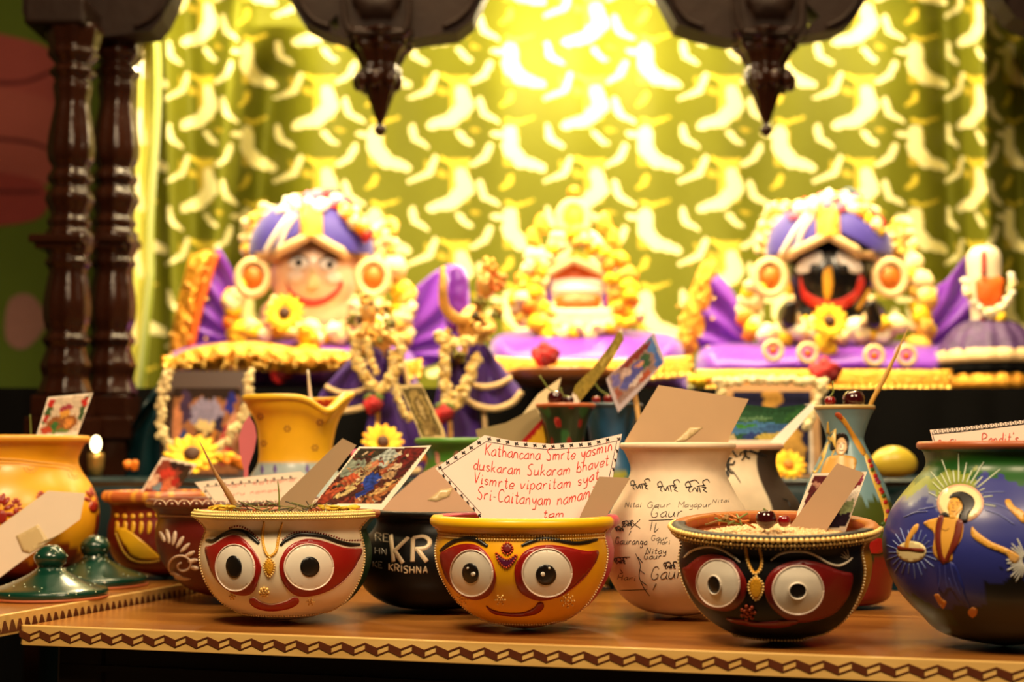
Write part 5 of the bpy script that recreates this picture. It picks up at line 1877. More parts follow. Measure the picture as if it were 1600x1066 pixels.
# bright lime gathered strip at its left edge
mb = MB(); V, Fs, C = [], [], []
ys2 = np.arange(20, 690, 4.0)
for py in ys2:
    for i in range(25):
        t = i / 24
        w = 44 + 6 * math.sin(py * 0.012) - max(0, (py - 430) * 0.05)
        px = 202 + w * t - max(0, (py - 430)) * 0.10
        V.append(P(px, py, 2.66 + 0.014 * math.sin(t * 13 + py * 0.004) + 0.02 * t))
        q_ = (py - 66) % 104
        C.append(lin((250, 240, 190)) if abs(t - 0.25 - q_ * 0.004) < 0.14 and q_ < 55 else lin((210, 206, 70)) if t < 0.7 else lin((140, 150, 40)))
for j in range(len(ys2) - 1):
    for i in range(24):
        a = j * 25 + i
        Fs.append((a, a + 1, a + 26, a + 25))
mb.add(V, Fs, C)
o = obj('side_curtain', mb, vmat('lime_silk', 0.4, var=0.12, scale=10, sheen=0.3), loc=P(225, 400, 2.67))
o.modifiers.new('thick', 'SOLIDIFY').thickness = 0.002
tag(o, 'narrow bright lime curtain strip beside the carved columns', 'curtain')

# ------------------------------------------------------------------ carved wooden canopy
M_carvd = mat('dull_carved_wood', (26, 12, 6), 0.6, var=0.35, scale=18, bump=0.25, bscale=60, spec=0.12)
M_carv = mat('dark_carved_wood', (36, 15, 7), 0.2, var=0.35, scale=18, coat=0.0, bump=0.3, bscale=50, spec=0.28)
cz = P(130, 700, 2.24)
cp = thing('wooden_canopy', (cz.x, 2.24, 0), 'dark carved wooden canopy with turned columns and hanging pendants over the altar', 'canopy')


def pxlathe(name, c, d, prof, m, parent, seg=40, wobn=0, woba=0.0, top=None, dcol=None, y_shift=0):
    b = P(c, HORIZON, d)
    M_ = Matrix.LocRotScale(Vector((b.x, b.y, 0)), Matrix.Rotation(-math.atan2(b.x, b.y), 3, 'Z').to_quaternion(), None)
    pr = [(max(0.0, hw * S(d)), ZY(y, d)) for hw, y in prof]
    mb = MB()
    lathe(mb, M_, [tuple(p) for p in pr], seg, col=dcol, wob=(lambda a, r, z: (r * (1 + woba * math.cos(wobn * a)), z)) if wobn else None)
    return obj(name, mb, m, parent)


def smoothprof(p, n=4):
    return [(max(0, a), b) for a, b in [tuple(q) for q in catmull(p, n)]]


colprof = [(0, 40), (40, 42), (40, 62), (36, 78), (38, 88), (32, 96), (27, 103), (34, 112), (34, 118), (27, 126), (29, 138), (27, 152), (26, 165), (29, 185), (33, 210), (35, 235), (33, 252), (27, 264), (33, 276), (33, 284), (27, 292), (34, 304), (36, 314), (31, 326), (28, 338), (33, 348), (30, 358), (35, 366),
           (35, 390), (30, 402), (34, 412), (28, 424), (31, 445), (35, 475), (34, 500), (29, 520), (35, 532), (29, 544), (33, 560), (37, 572), (33, 590), (37, 606), (38, 618), (0, 620)]
for c, d in ((99, 2.13), (170, 2.235)):
    k = d / 2.14
    prof = [(hw, y) for hw, y in colprof]
    col_ = pxlathe('column', c, d, smoothprof(prof, 4), M_carv, cp, 48, 8, 0.05)
    mb = MB(); p_ = P(c, 378, d); box(mb, (p_.x, p_.y, p_.z), 84 * S(d), 84 * S(d), 13 * S(d)); box(mb, (p_.x, p_.y, P(c, 388, d).z), 70 * S(d), 70 * S(d), 10 * S(d))
    obj('flange', mb, M_carv, cp, smooth=False, bevel=0.003)
    mb = MB(); p_ = P(c, 636, d); box(mb, (p_.x, p_.y, p_.z), 78 * S(d), 78 * S(d), 34 * S(d)); box(mb, (p_.x, p_.y, P(c, 670, d).z), 92 * S(d), 92 * S(d), 34 * S(d))
    zt_ = P(c, 686, d).z
    box(mb, (p_.x, p_.y, zt_ / 2), 0.075, 0.075, zt_)
    obj('column_base', mb, M_carv, cp, smooth=False, bevel=0.003)
    mb = MB(); p_ = P(c, 30, d); box(mb, (p_.x, p_.y, p_.z), 96 * S(d), 96 * S(d), 44 * S(d))
    obj('capital', mb, M_carvd, cp, smooth=False, bevel=0.006)


def slab(mb, poly, d0, d1, col=None, step=14):
    """a flat board with this outline, from d0 back to d1"""
    pts, fs, bed = fill(poly, step)
    n = len(pts)
    V = [P(p[0], p[1], d0) for p in pts]
    Q = [Vector((v.x, d1, v.z)) for v in V]
    Fs = [tuple(f) for f in fs] + [tuple(k + n for k in f[::-1]) for f in fs]
    for a, b in bed:
        Fs.append((a, b, b + n, a + n))
    mb.add(V + Q, Fs, col)


VAL = [(35, -190), (35, 20), (45, 42), (60, 55), (120, 62), (200, 52), (236, 48), (252, 30), (266, 2), (274, -24), (310, -84), (358, -118), (408, -84), (444, -20), (455, 4), (475, 34), (505, 50), (521, 54), (521, 44), (513, 35), (528, 22), (530, 45), (522.6, 45), (522.6, 54.4), (545, 61), (640, 61),
       (672, 55), (715, 50), (740, 30), (752, 2), (762, -22), (806, -74), (895, -118), (984, -74), (1028, -18), (1040, 4), (1058, 38), (1095, 50), (1140, 60), (1235, 62), (1261, 54), (1262, 40), (1259, 4), (1281, 25), (1264, 40), (1263, 54), (1310, 45), (1335, 30), (1352, 2), (1362, -22), (1404, -84), (1456, -118), (1514, -84), (1556, -22), (1570, 4), (1586, 26), (1615, 40), (1680, 46), (1680, -190)]
mb = MB(); slab(mb, VAL, 2.17, 2.23)
val = obj('arched_valance', mb, M_carvd, cp, smooth=False)
mb = MB()
for a, b in ((30, 270), (455, 752), (1040, 1352)):
    mb = MB()
    pl = [(a + 8, -40), (a + 14, 2), (a + 34, 30), (a + 60, 42)] if a > 100 else [(50, 20), (70, 38), (150, 44)]
    band(mb, pl, 2.165, 4)
    obj('carved_moulding', mb, M_carvd, cp)
    mb = MB()
    pl = [(b - 8, -40), (b - 14, 2), (b - 34, 28), (b - 60, 42)]
    band(mb, pl, 2.165, 4)
    obj('carved_moulding', mb, M_carvd, cp)
for a, b in ((266, 455), (752, 1040), (1352, 1570)):
    mb = MB()
    band(mb, [(a, 0), (a + 8, -26), ((a + b) / 2 - 48, -90), ((a + b) / 2, -122), ((a + b) / 2 + 48, -90), (b - 8, -26), (b, 0)], 2.165, 4)
    obj('carved_moulding', mb, M_carvd, cp)
pend = [(0, 56), (58, 58), (54, 66), (46, 72), (47, 78), (38, 86), (33, 96), (29, 104), (31, 114), (31, 124), (26, 136), (20, 148), (16, 160), (10, 178), (6, 189), (4, 194), (8, 199), (9, 205), (5, 211), (0, 214)]
for c in (590, 1205):
    pn = pxlathe('pendant', c, 2.2, smoothprof(pend, 4), M_carv, cp, 48, 8, 0.10)
    mb = MB()
    for k in range(8):
        a = 2 * PI * k / 8
        b = P(c, 128, 2.2)
        ball(mb, b + Vector((math.sin(a) * 0.030, -math.cos(a) * 0.030, 0)), (0.010, 0.010, 0.016), None, ICO2)
    obj('leaf_carving', mb, M_carv, pn)
    mb = MB()
    for pl in ([(c - 54, -30), (c - 52, 28), (c - 44, 50)], [(c - 44, 50), (c + 10, 52), (c + 42, 50)], [(c + 42, 50), (c + 48, 28), (c + 48, -30)]):
        band(mb, pl, 2.15, 4.5)
    puff(mb, [(c - 40, -20), (c - 30, 26), (c, 34), (c + 28, 26), (c + 36, -20)], 2.17, 0.018)
    obj('carved_panel', mb, M_carvd, cp)
# posts that carry the canopy on its far side (out of the picture) and the roof
mb = MB(); box(mb, (0.22, 2.40, P(800, -190, 2.2).z + 0.015), 2.0, 0.56, 0.03); obj('canopy_roof', mb, M_carv, cp, smooth=False)
for y_ in (2.16, 2.6):
    mb = MB(); zt_ = P(800, -190, 2.2).z; box(mb, (1.12, y_, zt_ / 2), 0.07, 0.07, zt_); obj('column', mb, M_carv, cp, smooth=False, bevel=0.01)

# the lamps under the canopy
M_bulb = emit_mat('lamp_glow', (1.0, 0.8, 0.45), 30)
for i, (x_, y_, z_, pw) in enumerate(LAMPS):
    t = thing('altar_lamp', (x_, y_, z_), ['warm lamp glowing behind the middle arch of the canopy', 'warm lamp behind the arch next to the carved columns', 'warm lamp behind the arch nearest the end of the canopy'][i], 'lamp')
    mb = MB(); tube(mb, [(x_ - 0.09, y_, z_), (x_ + 0.09, y_, z_)], 0.013, 16); obj('bulb', mb, M_bulb, t)
    mb = MB(); box(mb, (x_, y_, z_ + 0.024), 0.22, 0.05, 0.02); tube(mb, [(x_, y_, z_ + 0.03), (x_, y_, z_ + 0.2)], 0.006, 8); obj('fitting', mb, M_carv, t, smooth=False)

# ------------------------------------------------------------------ the two large deities
M_skin = vmat('painted_face', 0.35, var=0.05, coat=0.3)


def deity(c, dark, label, base_y):
    d = 2.52
    r = thing('deity_figure', P(c, base_y, d), label, 'deity')
    skin = lin((18, 15, 16)) if dark else lin((236, 190, 150))
    mb = MB()
    ball(mb, P(c, 430, d), (70 * S(d), 0.062, 78 * S(d)), skin, ICO3)
    ball(mb, P(c, 494, d + 0.02), (88 * S(d), 0.06, 44 * S(d)), skin, ICO3)
    for s in (-1, 1):
        tube(mb, [P(c + s * 60, 500, d), P(c + s * 74, 520, d - 0.04), P(c + s * 66, 500, d - 0.09), P(c + s * 60, 470, d - 0.10)], [0.022, 0.02, 0.016, 0.012], 12, skin)
    body = obj('body', mb, M_skin if not dark else mat('black_lacquer', (18, 15, 16), 0.25, coat=0.5), r, remesh=0.005)
    if not dark:
        body.data.materials[0] = mat('pink_lacquer', (240, 196, 160), 0.35, coat=0.3)
    hb = MB(); ball(hb, P(c, 430, d), (70 * S(d) * 1.01, 0.064, 78 * S(d) * 1.01), None, ICO3)
    hv = hb.bvh(); hit.near = d

    def fd(name, polys, off, col, m=M_paint):
        for q in polys:
            m2 = MB(); decal(m2, hv, q, off, 4, lin(col)); obj(name, m2, m, r)
    if not dark:
        fd('eye', [ellipse(c - 24, 412, 16, 10, -6), ellipse(c + 22, 414, 15, 10, 6)], 0.001, (236, 226, 220))
        fd('pupil', [ellipse(c - 24, 411, 5, 6), ellipse(c + 24, 414, 5, 6)], 0.002, (12, 10, 10))
        mb = MB()
        for pl in ([(c - 40, 408), (c - 24, 399), (c - 6, 408)], [(c + 6, 410), (c + 22, 401), (c + 38, 410)]):
            stroke(mb, hv, pl, 3, 0.002, lin((60, 20, 20)))
        obj('eyebrow', mb, M_paint, r)
        fd('mouth', [[(c - 44, 440), (c - 34, 456), (c - 10, 468), (c + 14, 466), (c + 34, 452), (c + 42, 438), (c + 44, 448), (c + 30, 466), (c + 8, 478), (c - 16, 478), (c - 36, 464)]], 0.001, (196, 40, 30))
        fd('nose', [[(c - 4, 418), (c + 8, 440), (c + 2, 452), (c - 12, 450)]], 0.003, (236, 186, 110), M_cream)
        fd('cheek', [ellipse(c - 30, 432, 12, 9), ellipse(c + 30, 434, 12, 9)], 0.0005, (236, 214, 200))
    else:
        fd('eye', [ellipse(c - 34, 410, 24, 12, -38), ellipse(c + 28, 410, 24, 12, 38)], 0.0014, (240, 232, 226))
        fd('pupil', [ellipse(c - 26, 420, 7, 7), ellipse(c + 20, 420, 7, 7)], 0.0022, (14, 10, 12))
        fd('mouth', [[(c - 48, 432), (c - 40, 454), (c - 16, 468), (c + 12, 468), (c + 36, 454), (c + 44, 430), (c + 52, 442), (c + 42, 466), (c + 16, 484), (c - 20, 484), (c - 46, 466)]], 0.0014, (206, 40, 24))
        fd('nose', [[(c - 12, 425), (c + 0, 418), (c + 2, 450), (c - 6, 470), (c - 12, 455)]], 0.004, (206, 150, 70), M_goldp)
        mb = MB(); stroke(mb, hv, [(c - 66, 440), (c - 52, 478), (c - 10, 494), (c + 34, 488), (c + 60, 450)], 6, 0.003, lin((150, 110, 70))); obj('chin_ornament', mb, M_goldp, r)
    # turban
    tc = P(c - 4, 392, d + 0.005)
    tb = MB(); V, Fc = ICO5
    Wv = V * np.array((98 * S(d), 0.088, 84 * S(d)))
    Wv[:, 2] = np.where(Wv[:, 2] < -0.012, -0.012, Wv[:, 2])
    tb.add(Wv + np.array(tc), Fc)
    tbv = tb.bvh()
    # cut the opening for the face: keep everything above the inverted V
    keepv, keepf, mp = [], [], {}
    for f in tb.f:
        ok = True
        for i in f:
            v = Vector(tb.v[i])
            lx = (v.x - tc.x) / S(d); lz = (v.z - tc.z) / S(d)
            if v.y < tc.y and lz < 16 - abs(lx) * 0.5:
                ok = False
        if ok:
            keepf.append(f)
    tb.f = keepf
    tur = obj('turban', tb, M_blue, r)
    tur.modifiers.new('thick', 'SOLIDIFY').thickness = 0.004
    mb = MB()
    vee = [(c - 100, 416), (c - 58, 394), (c - 4, 367), (c + 36, 390), (c + 86, 414)]
    stroke(mb, tbv, vee, 15, 0.004, hgt=0.007, taper=False, smooth=False)
    obj('gold_edging', mb, M_cream, tur)
    mb = MB(); stroke(mb, tbv, [(c - 4, 372), (c - 5, 345), (c - 6, 325)], 36, 0.004, hgt=0.008, taper=False); obj('gold_centre', mb, M_gold, tur)
    mb = MB()
    stroke(mb, tbv, [(c - 78, 400), (c - 58, 365), (c - 36, 335)], 9, 0.003, hgt=0.004, taper=False)
    stroke(mb, tbv, [(c - 56, 392), (c - 44, 362), (c - 28, 338)], 5, 0.003, hgt=0.004, taper=False)
    obj('white_stripe', mb, mat('white_silk', (236, 222, 200), 0.5), tur)
    # crown of flowers
    mb = MB(); hit.near = d
    pal = [CREAM, lin((244, 232, 214)), lin((244, 232, 214)), PINK, lin((214, 40, 50)), YEL]
    for k in range(230):
        a = math.radians(-80 + 168 * rng.random()); q = 0.52 + 0.48 * rng.random()
        x_ = c + 2 + 84 * math.sin(a) * q; y_ = 390 - 86 * math.cos(a) * q
        if y_ > (326 + 0.003 * (x_ - c) ** 2 if x_ < c + 40 else 331 + 0.9 * (x_ - c - 40)) or y_ > 392:
            continue
        front = 0.085 * math.sqrt(max(0.0, 1 - min(1.0, ((x_ - c) / 98) ** 2 + ((y_ - 392) / 86) ** 2)))
        blossom(mb, P(x_, y_, d - 0.008 - front), 11 * S(d) * (0.7 + 0.5 * rng.random()), pal[rng.integers(6)] if a < 0.6 else [ORG, YEL, RED, CREAM][rng.integers(4)])
    obj('flower_crown', mb, M_fl, r)
    mb = MB(); puff(mb, [(c + 8, 308), (c + 24, 293), (c + 44, 300), (c + 48, 312), (c + 28, 312)], d - 0.01, 0.012); obj('feather_tuft', mb, mat('dark_teal_feather', (20, 50, 60), 0.5), r)
    for s, ex, ey in ((-1, c - 96, 434), (1, c + 92, 434)):
        e_ = MB(); cc = P(ex, ey, d - 0.05)
        pts = [cc + Vector((math.cos(a) * 23 * S(d), 0, math.sin(a) * 26 * S(d))) for a in np.linspace(0, 2 * PI, 33)]
        tube(e_, pts, 6.5 * S(d), 8, None, False)
        er = obj('earring', e_, M_cream, r)
        e_ = MB(); ball(e_, cc + Vector((0, 0.004, 0)), (17 * S(d), 0.010, 19 * S(d)), None, ICO2); obj('earring_disc', e_, mat('amber_disc', (206, 110, 30), 0.35, 0.2), er)
    # side clusters of gilt leaves
    mb = MB()
    for cx_, cy_, rr_, n in ((c - 78, 348, 30, 60), (c + 102, 386, 28, 46), (c + 112, 358, 16, 14), (c - 98, 384, 18, 24)):
        for k in range(n):
            a = rng.random() * 6.28; q = math.sqrt(rng.random()) * rr_
            blossom(mb, P(cx_ + q * math.cos(a), cy_ + q * math.sin(a), d + 0.03 + 0.03 * rng.random()), 7.5 * S(d), [GOLDC, CREAM, CREAM][rng.integers(3)])
    obj('gilt_leaves', mb, M_fl, r)
    # garlands
    mb = MB(); garland(mb, [(c - 118, 452), (c - 128, 490), (c - 112, 530)], d - 0.03, 19, [CREAM, CREAM, YEL, ORG]); obj('garland', mb, M_fl, r)
    mb = MB(); garland(mb, [(c + 122, 420), (c + 142, 470), (c + 136, 530)], d - 0.03, 19, [CREAM, GOLDC, GOLDC, YEL]); obj('garland', mb, M_fl, r)
    mb = MB(); garland(mb, [(c - 100, 520), (c - 30, 515), (c + 30, 520), (c + 110, 512)], d - 0.07, 18, [CREAM, lin((246, 234, 200)), CREAM, YEL]); obj('garland', mb, M_fl, r)
    mb = MB(); garland(mb, [(c - 8, 520), (c - 12, 548), (c - 8, 565)], d - 0.10, 18, [YEL, ORG, lin((240, 170, 20))]); obj('marigold_tassel', mb, M_fl, r)
    for s in (-1, 1):
        mb = MB(); band(mb, [(c + s * 48, 508), (c + s * 60, 480), (c + s * 64, 462)], d - 0.09, 6)
        obj('ivory_armband', mb, M_cream, r)
    return r


deity(491, False, 'pink-faced deity with violet turban, flower crown and large ring earrings', 580)
deity(1299, True, 'black-faced deity with violet turban, flower crown and large ring earrings', 580)
sunflower('sunflower on the chest of the pink-faced deity', 445, 490, 2.40, 32)
sunflower('sunflower on the chest of the black-faced deity', 1296, 503, 2.40, 30)
redflower('dark red flower hanging below the pink-faced deity', 440, 578, 2.34, 24, leaf=False)
redflower('dark red flower hanging below the black-faced deity', 1290, 582, 2.28, 26, leaf=False)


def fringe(mb, mbb, x0, x1, yt, yb, d, sag=0.0, n=None):
    """brocade strip with a row of gold drops along its lower edge"""
    pts = []
    m = 40
    V, Fs = [], []
    for j in range(5):
        for i in range(m + 1):
            t = i / m
            s_ = sag * 4 * t * (1 - t)
            px = x0 + (x1 - x0) * t
            py = yt + (yb - yt) * j / 4 + s_
            V.append(P(px, py, d - 0.003 * math.sin(px * 0.3) - 0.004 * j / 4))
    for j in range(4):
        for i in range(m):
            a = j * (m + 1) + i
            Fs.append((a, a + 1, a + m + 2, a + m + 1))
    mb.add(V, Fs)
    k = n or int((x1 - x0) / 11)
    for i in range(k):
        t = (i + 0.5) / k
        ball(mbb, P(x0 + (x1 - x0) * t, yb + 2 + sag * 4 * t * (1 - t) + 2 * rng.random(), d - 0.01), 5.4 * S(d), None, ICO2)
        if i % 2:
            ball(mbb, P(x0 + (x1 - x0) * t + 4, yt + (yb - yt) * (0.3 + 0.4 * rng.random()) + sag * 4 * t * (1 - t), d - 0.012), 3.2 * S(d), None, ICO2)


def seat(label, poly, d, fr, m=M_purple, thick=0.13, rings=()):
    t = thing('seat_cushion', P(np.mean([p[0] for p in poly]), max(p[1] for p in poly), d), label, 'cushion')
    mb = MB(); puff(mb, poly, d + 0.02, thick, None, 9, 0.06, freq=0.06, power=0.35); obj('cushion_cover', mb, m, t)
    mb, mbb = MB(), MB()
    for a in fr:
        fringe(mb, mbb, *a)
    o = obj('gold_fringe', mb, M_gold, t); o.modifiers.new('thick', 'SOLIDIFY').thickness = 0.002
    obj('gold_drops', mbb, M_goldb, o)
    for rx, ry in rings:
        mb = MB(); cc = P(rx, ry, d - thick - 0.004)
        tube(mb, [cc + Vector((math.cos(a) * 13 * S(d), 0, math.sin(a) * 13 * S(d))) for a in np.linspace(0, 2 * PI, 25)], 4 * S(d), 8, None, False)
        e_ = obj('medallion', mb, M_cream, t)
        mb = MB(); ball(mb, cc, (7 * S(d), 0.006, 7 * S(d)), None, ICO2); obj('medallion_stone', mb, M_orange, e_)
    return t


seat('purple seat cushion with ring medallions and deep gold fringe, under the black-faced deity', [(1092, 548), (1140, 536), (1290, 530), (1440, 536), (1486, 550), (1490, 600), (1488, 613), (1290, 614), (1092, 613), (1088, 600)], 2.50, [(1088, 1488, 578, 604, 2.335)], rings=((1208, 548), (1262, 552), (1366, 556), (1416, 556)))
seat('purple seat cushion heaped with gold brocade, under the pink-faced deity', [(262, 556), (320, 536), (480, 530), (610, 534), (648, 556), (652, 600), (648, 613), (460, 614), (264, 613), (258, 600)], 2.50, [(252, 560, 556, 570, 2.345, 4), (540, 660, 560, 585, 2.36, 6)])
seat('purple seat cushion with gold fringe, under the small middle shrine', [(768, 534), (810, 518), (900, 516), (1010, 518), (1066, 534), (1074, 600), (1066, 614), (900, 615), (772, 614), (764, 600)], 2.52, [(766, 1082, 556, 584, 2.36, 6)])
# gold brocade heaped in front of the left deity
mb = MB(); puff(mb, [(258, 578), (280, 552), (330, 538), (400, 534), (470, 545), (540, 548), (548, 572), (470, 584), (380, 574), (300, 578)], 2.335, 0.03, None, 6, 0.5, freq=0.22)
t = obj('brocade_cloth', mb, M_gold, loc=P(400, 580, 2.335)); tag(t, 'crumpled gold brocade cloth in front of the pink-faced deity', 'cloth')
mb = MB()
for k in range(70):
    ball(mb, P(265 + 280 * rng.random(), 550 + 26 * rng.random(), 2.29 + 0.01 * rng.random()), 3.2 * S(2.3), None, ICO1)
obj('sequins', mb, M_goldb, t)

# bolsters of purple silk
def bolster(label, poly, apex, d, gold, orange=None, fan=9):
    t = thing('silk_bolster', P(np.mean([p[0] for p in poly]), max(p[1] for p in poly), d), label, 'bolster')
    mb = MB(); puff(mb, poly, d + 0.02, 0.045, None, 6, 0.22, freq=0.10); obj('silk_cover', mb, M_purple, t)
    mb = MB(); pleats(mb, poly, d - 0.032, apex, 0.004, None, fan, 0.009); obj('silk_folds', mb, M_purple, t)
    if gold:
        mb = MB(); puff(mb, gold, d - 0.03, 0.018, None, 5, 0.5, freq=0.25); g = obj('gold_ruffle', mb, M_gold, t)
        mb = MB(); xs_ = [p[0] for p in gold]; ys_ = [p[1] for p in gold]
        for k in range(14):
            ball(mb, P(min(xs_) + np.ptp(xs_) * rng.random(), min(ys_) + np.ptp(ys_) * rng.random(), d - 0.05), 3.4 * S(d), None, ICO1)
        obj('sequins', mb, M_goldb, g)['kind'] = 'stuff'
    if orange:
        mb = MB(); band(mb, orange, d - 0.045, 6); obj('orange_piping', mb, M_orange, t)
    return t


bolster('purple silk bolster with orange piping, on the column side of the pink-faced deity', [(336, 392), (352, 402), (370, 450), (362, 530), (330, 548), (296, 545), (312, 470)], (390, 540), 2.55,
        [(300, 400), (332, 396), (318, 460), (296, 545), (264, 556), (276, 480), (288, 430)], [(338, 396), (324, 440), (310, 490), (298, 546)])
bolster('purple silk bolster between the pink-faced deity and the middle shrine', [(628, 478), (660, 440), (700, 414), (722, 430), (722, 540), (690, 566), (640, 572), (620, 530)], (600, 560), 2.55, None, None)
bolster('purple silk bolster with gold ruffle, on the shrine side of the black-faced deity', [(1118, 430), (1146, 456), (1162, 500), (1160, 545), (1112, 552), (1090, 540), (1098, 480)], (1200, 560), 2.55,
        [(1100, 408), (1122, 412), (1110, 470), (1094, 540), (1076, 556), (1056, 548), (1066, 490), (1084, 440)], None)
bolster('purple silk bolster on the far side of the black-faced deity', [(1456, 462), (1480, 436), (1514, 398), (1530, 420), (1528, 540), (1490, 566), (1456, 556)], (1430, 560), 2.55, None, None)
# ------------------------------------------------------------------ small shrine in the middle
d = 2.52
sh = thing('small_shrine', P(898, 520, d), 'small golden flower-covered shrine with a gabled front, between the two large deities', 'shrine')
mb = MB(); box(mb, P(900, 502, d), 130 * S(d), 0.10, 34 * S(d)); obj('pedestal', mb, mat('cream_cloth', (240, 222, 170), 0.6, bump=0.5, bscale=120), sh, smooth=False, bevel=0.008)
for cx_ in (858, 946):
    mb = MB(); band(mb, [(cx_, 490), (cx_, 425)], d - 0.03, 5); obj('post', mb, M_purple, sh)
mb = MB(); stroke_pts = [(842, 436), (896, 406), (952, 432)]
band(mb, [stroke_pts[0], (870, 420), stroke_pts[1]], d - 0.045, 7); band(mb, [stroke_pts[1], (924, 418), stroke_pts[2]], d - 0.045, 7)
obj('gable', mb, M_cream, sh)
mb = MB(); puff(mb, [(866, 428), (896, 412), (936, 428), (936, 446), (866, 446)], d - 0.02, 0.008, None, 5); obj('orange_canopy', mb, M_orange, sh)
mb = MB(); puff(mb, [(862, 440), (900, 434), (942, 440), (944, 462), (900, 466), (860, 462)], d - 0.03, 0.01, None, 5); obj('white_cloth', mb, mat('white_cloth', (244, 236, 224), 0.6), sh)
mb = MB(); puff(mb, [(872, 462), (900, 456), (936, 462), (932, 488), (900, 494), (870, 488)], d - 0.035, 0.012, None, 5, 0.3, freq=0.3); obj('orange_idol', mb, M_orange, sh)
mb = MB(); cc = P(896, 342, d)
tube(mb, [cc + Vector((math.cos(a) * 22 * S(d), 0, math.sin(a) * 26 * S(d))) for a in np.linspace(0, 2 * PI, 29)], 8 * S(d), 8, None, False)
md = obj('medallion', mb, M_cream, sh)
mb = MB(); ball(mb, cc, (18 * S(d), 0.012, 22 * S(d)), None, ICO2); ball(mb, P(897, 300, d), (11 * S(d), 0.01, 10 * S(d)), None, ICO2); obj('gold_boss', mb, M_gold, md)
for nm, paths, cols, rpx in (('roof_flowers', [[(846, 412), (866, 384), (896, 372), (926, 384), (950, 408)], [(862, 392), (880, 372), (914, 372), (936, 390)], [(878, 366), (896, 360), (916, 366)]], [CREAM, GOLDC, CREAM, YEL], 13),
                             ('side_garland', [[(836, 400), (820, 430), (812, 470), (808, 505)], [(844, 420), (836, 460), (834, 495)]], [CREAM, GOLDC, CREAM, YEL, ORG], 15),
                             ('side_garland', [[(962, 400), (976, 430), (986, 470), (990, 500)], [(956, 420), (966, 460), (968, 490)]], [CREAM, GOLDC, CREAM, YEL, ORG], 15),
                             ('front_garland', [[(836, 512), (880, 518), (930, 514), (990, 508)]], [CREAM, YEL, CREAM], 14),
                             ('marigolds', [[(964, 474), (984, 490), (1000, 500)], [(852, 486), (866, 494)], [(850, 528), (872, 534)]], [YEL, YEL, ORG], 13)):
    for pl in paths:
        mb = MB(); garland(mb, pl, d - 0.045, rpx, cols)
        obj(nm, mb, M_fl, sh)
for cx_, cy_ in ((848, 350), (946, 348), (834, 372), (960, 372)):
    mb = MB(); puff(mb, [(cx_ - 10, cy_ + 14), (cx_ - 12, cy_ - 6), (cx_ - 2, cy_ - 18), (cx_ + 8, cy_ - 6), (cx_ + 10, cy_ + 14)], d, 0.01, None, 5); obj('gold_finial', mb, M_gold, sh)
redflower('bright red flower in front of the middle shrine', 852, 556, 2.31, 24, leaf=False)
# wooden dish under the front edge
pb = P(880, 600, 2.22)
wd = thing('wooden_stand', (pb.x, pb.y, ZA), 'plain brown round wooden stand before the middle shrine', 'stand')
pxlathe('stand_top', 880, 2.22, smoothprof([(0, 578), (76, 578), (86, 584), (80, 596), (56, 604), (20, 610), (18, 700), (30, 735), (34, 747), (0, 748)], 4), wood_mat('brown_wood', (92, 46, 14), (130, 70, 24), 0.35), wd)

# ------------------------------------------------------------------ small brass figures
M_brass = mat('brass', (226, 172, 90), 0.3, 0.45, var=0.3, scale=60, bump=0.5, bscale=180)
M_dgar = [lin((226, 196, 120)), lin((206, 170, 90)), lin((230, 204, 140))]


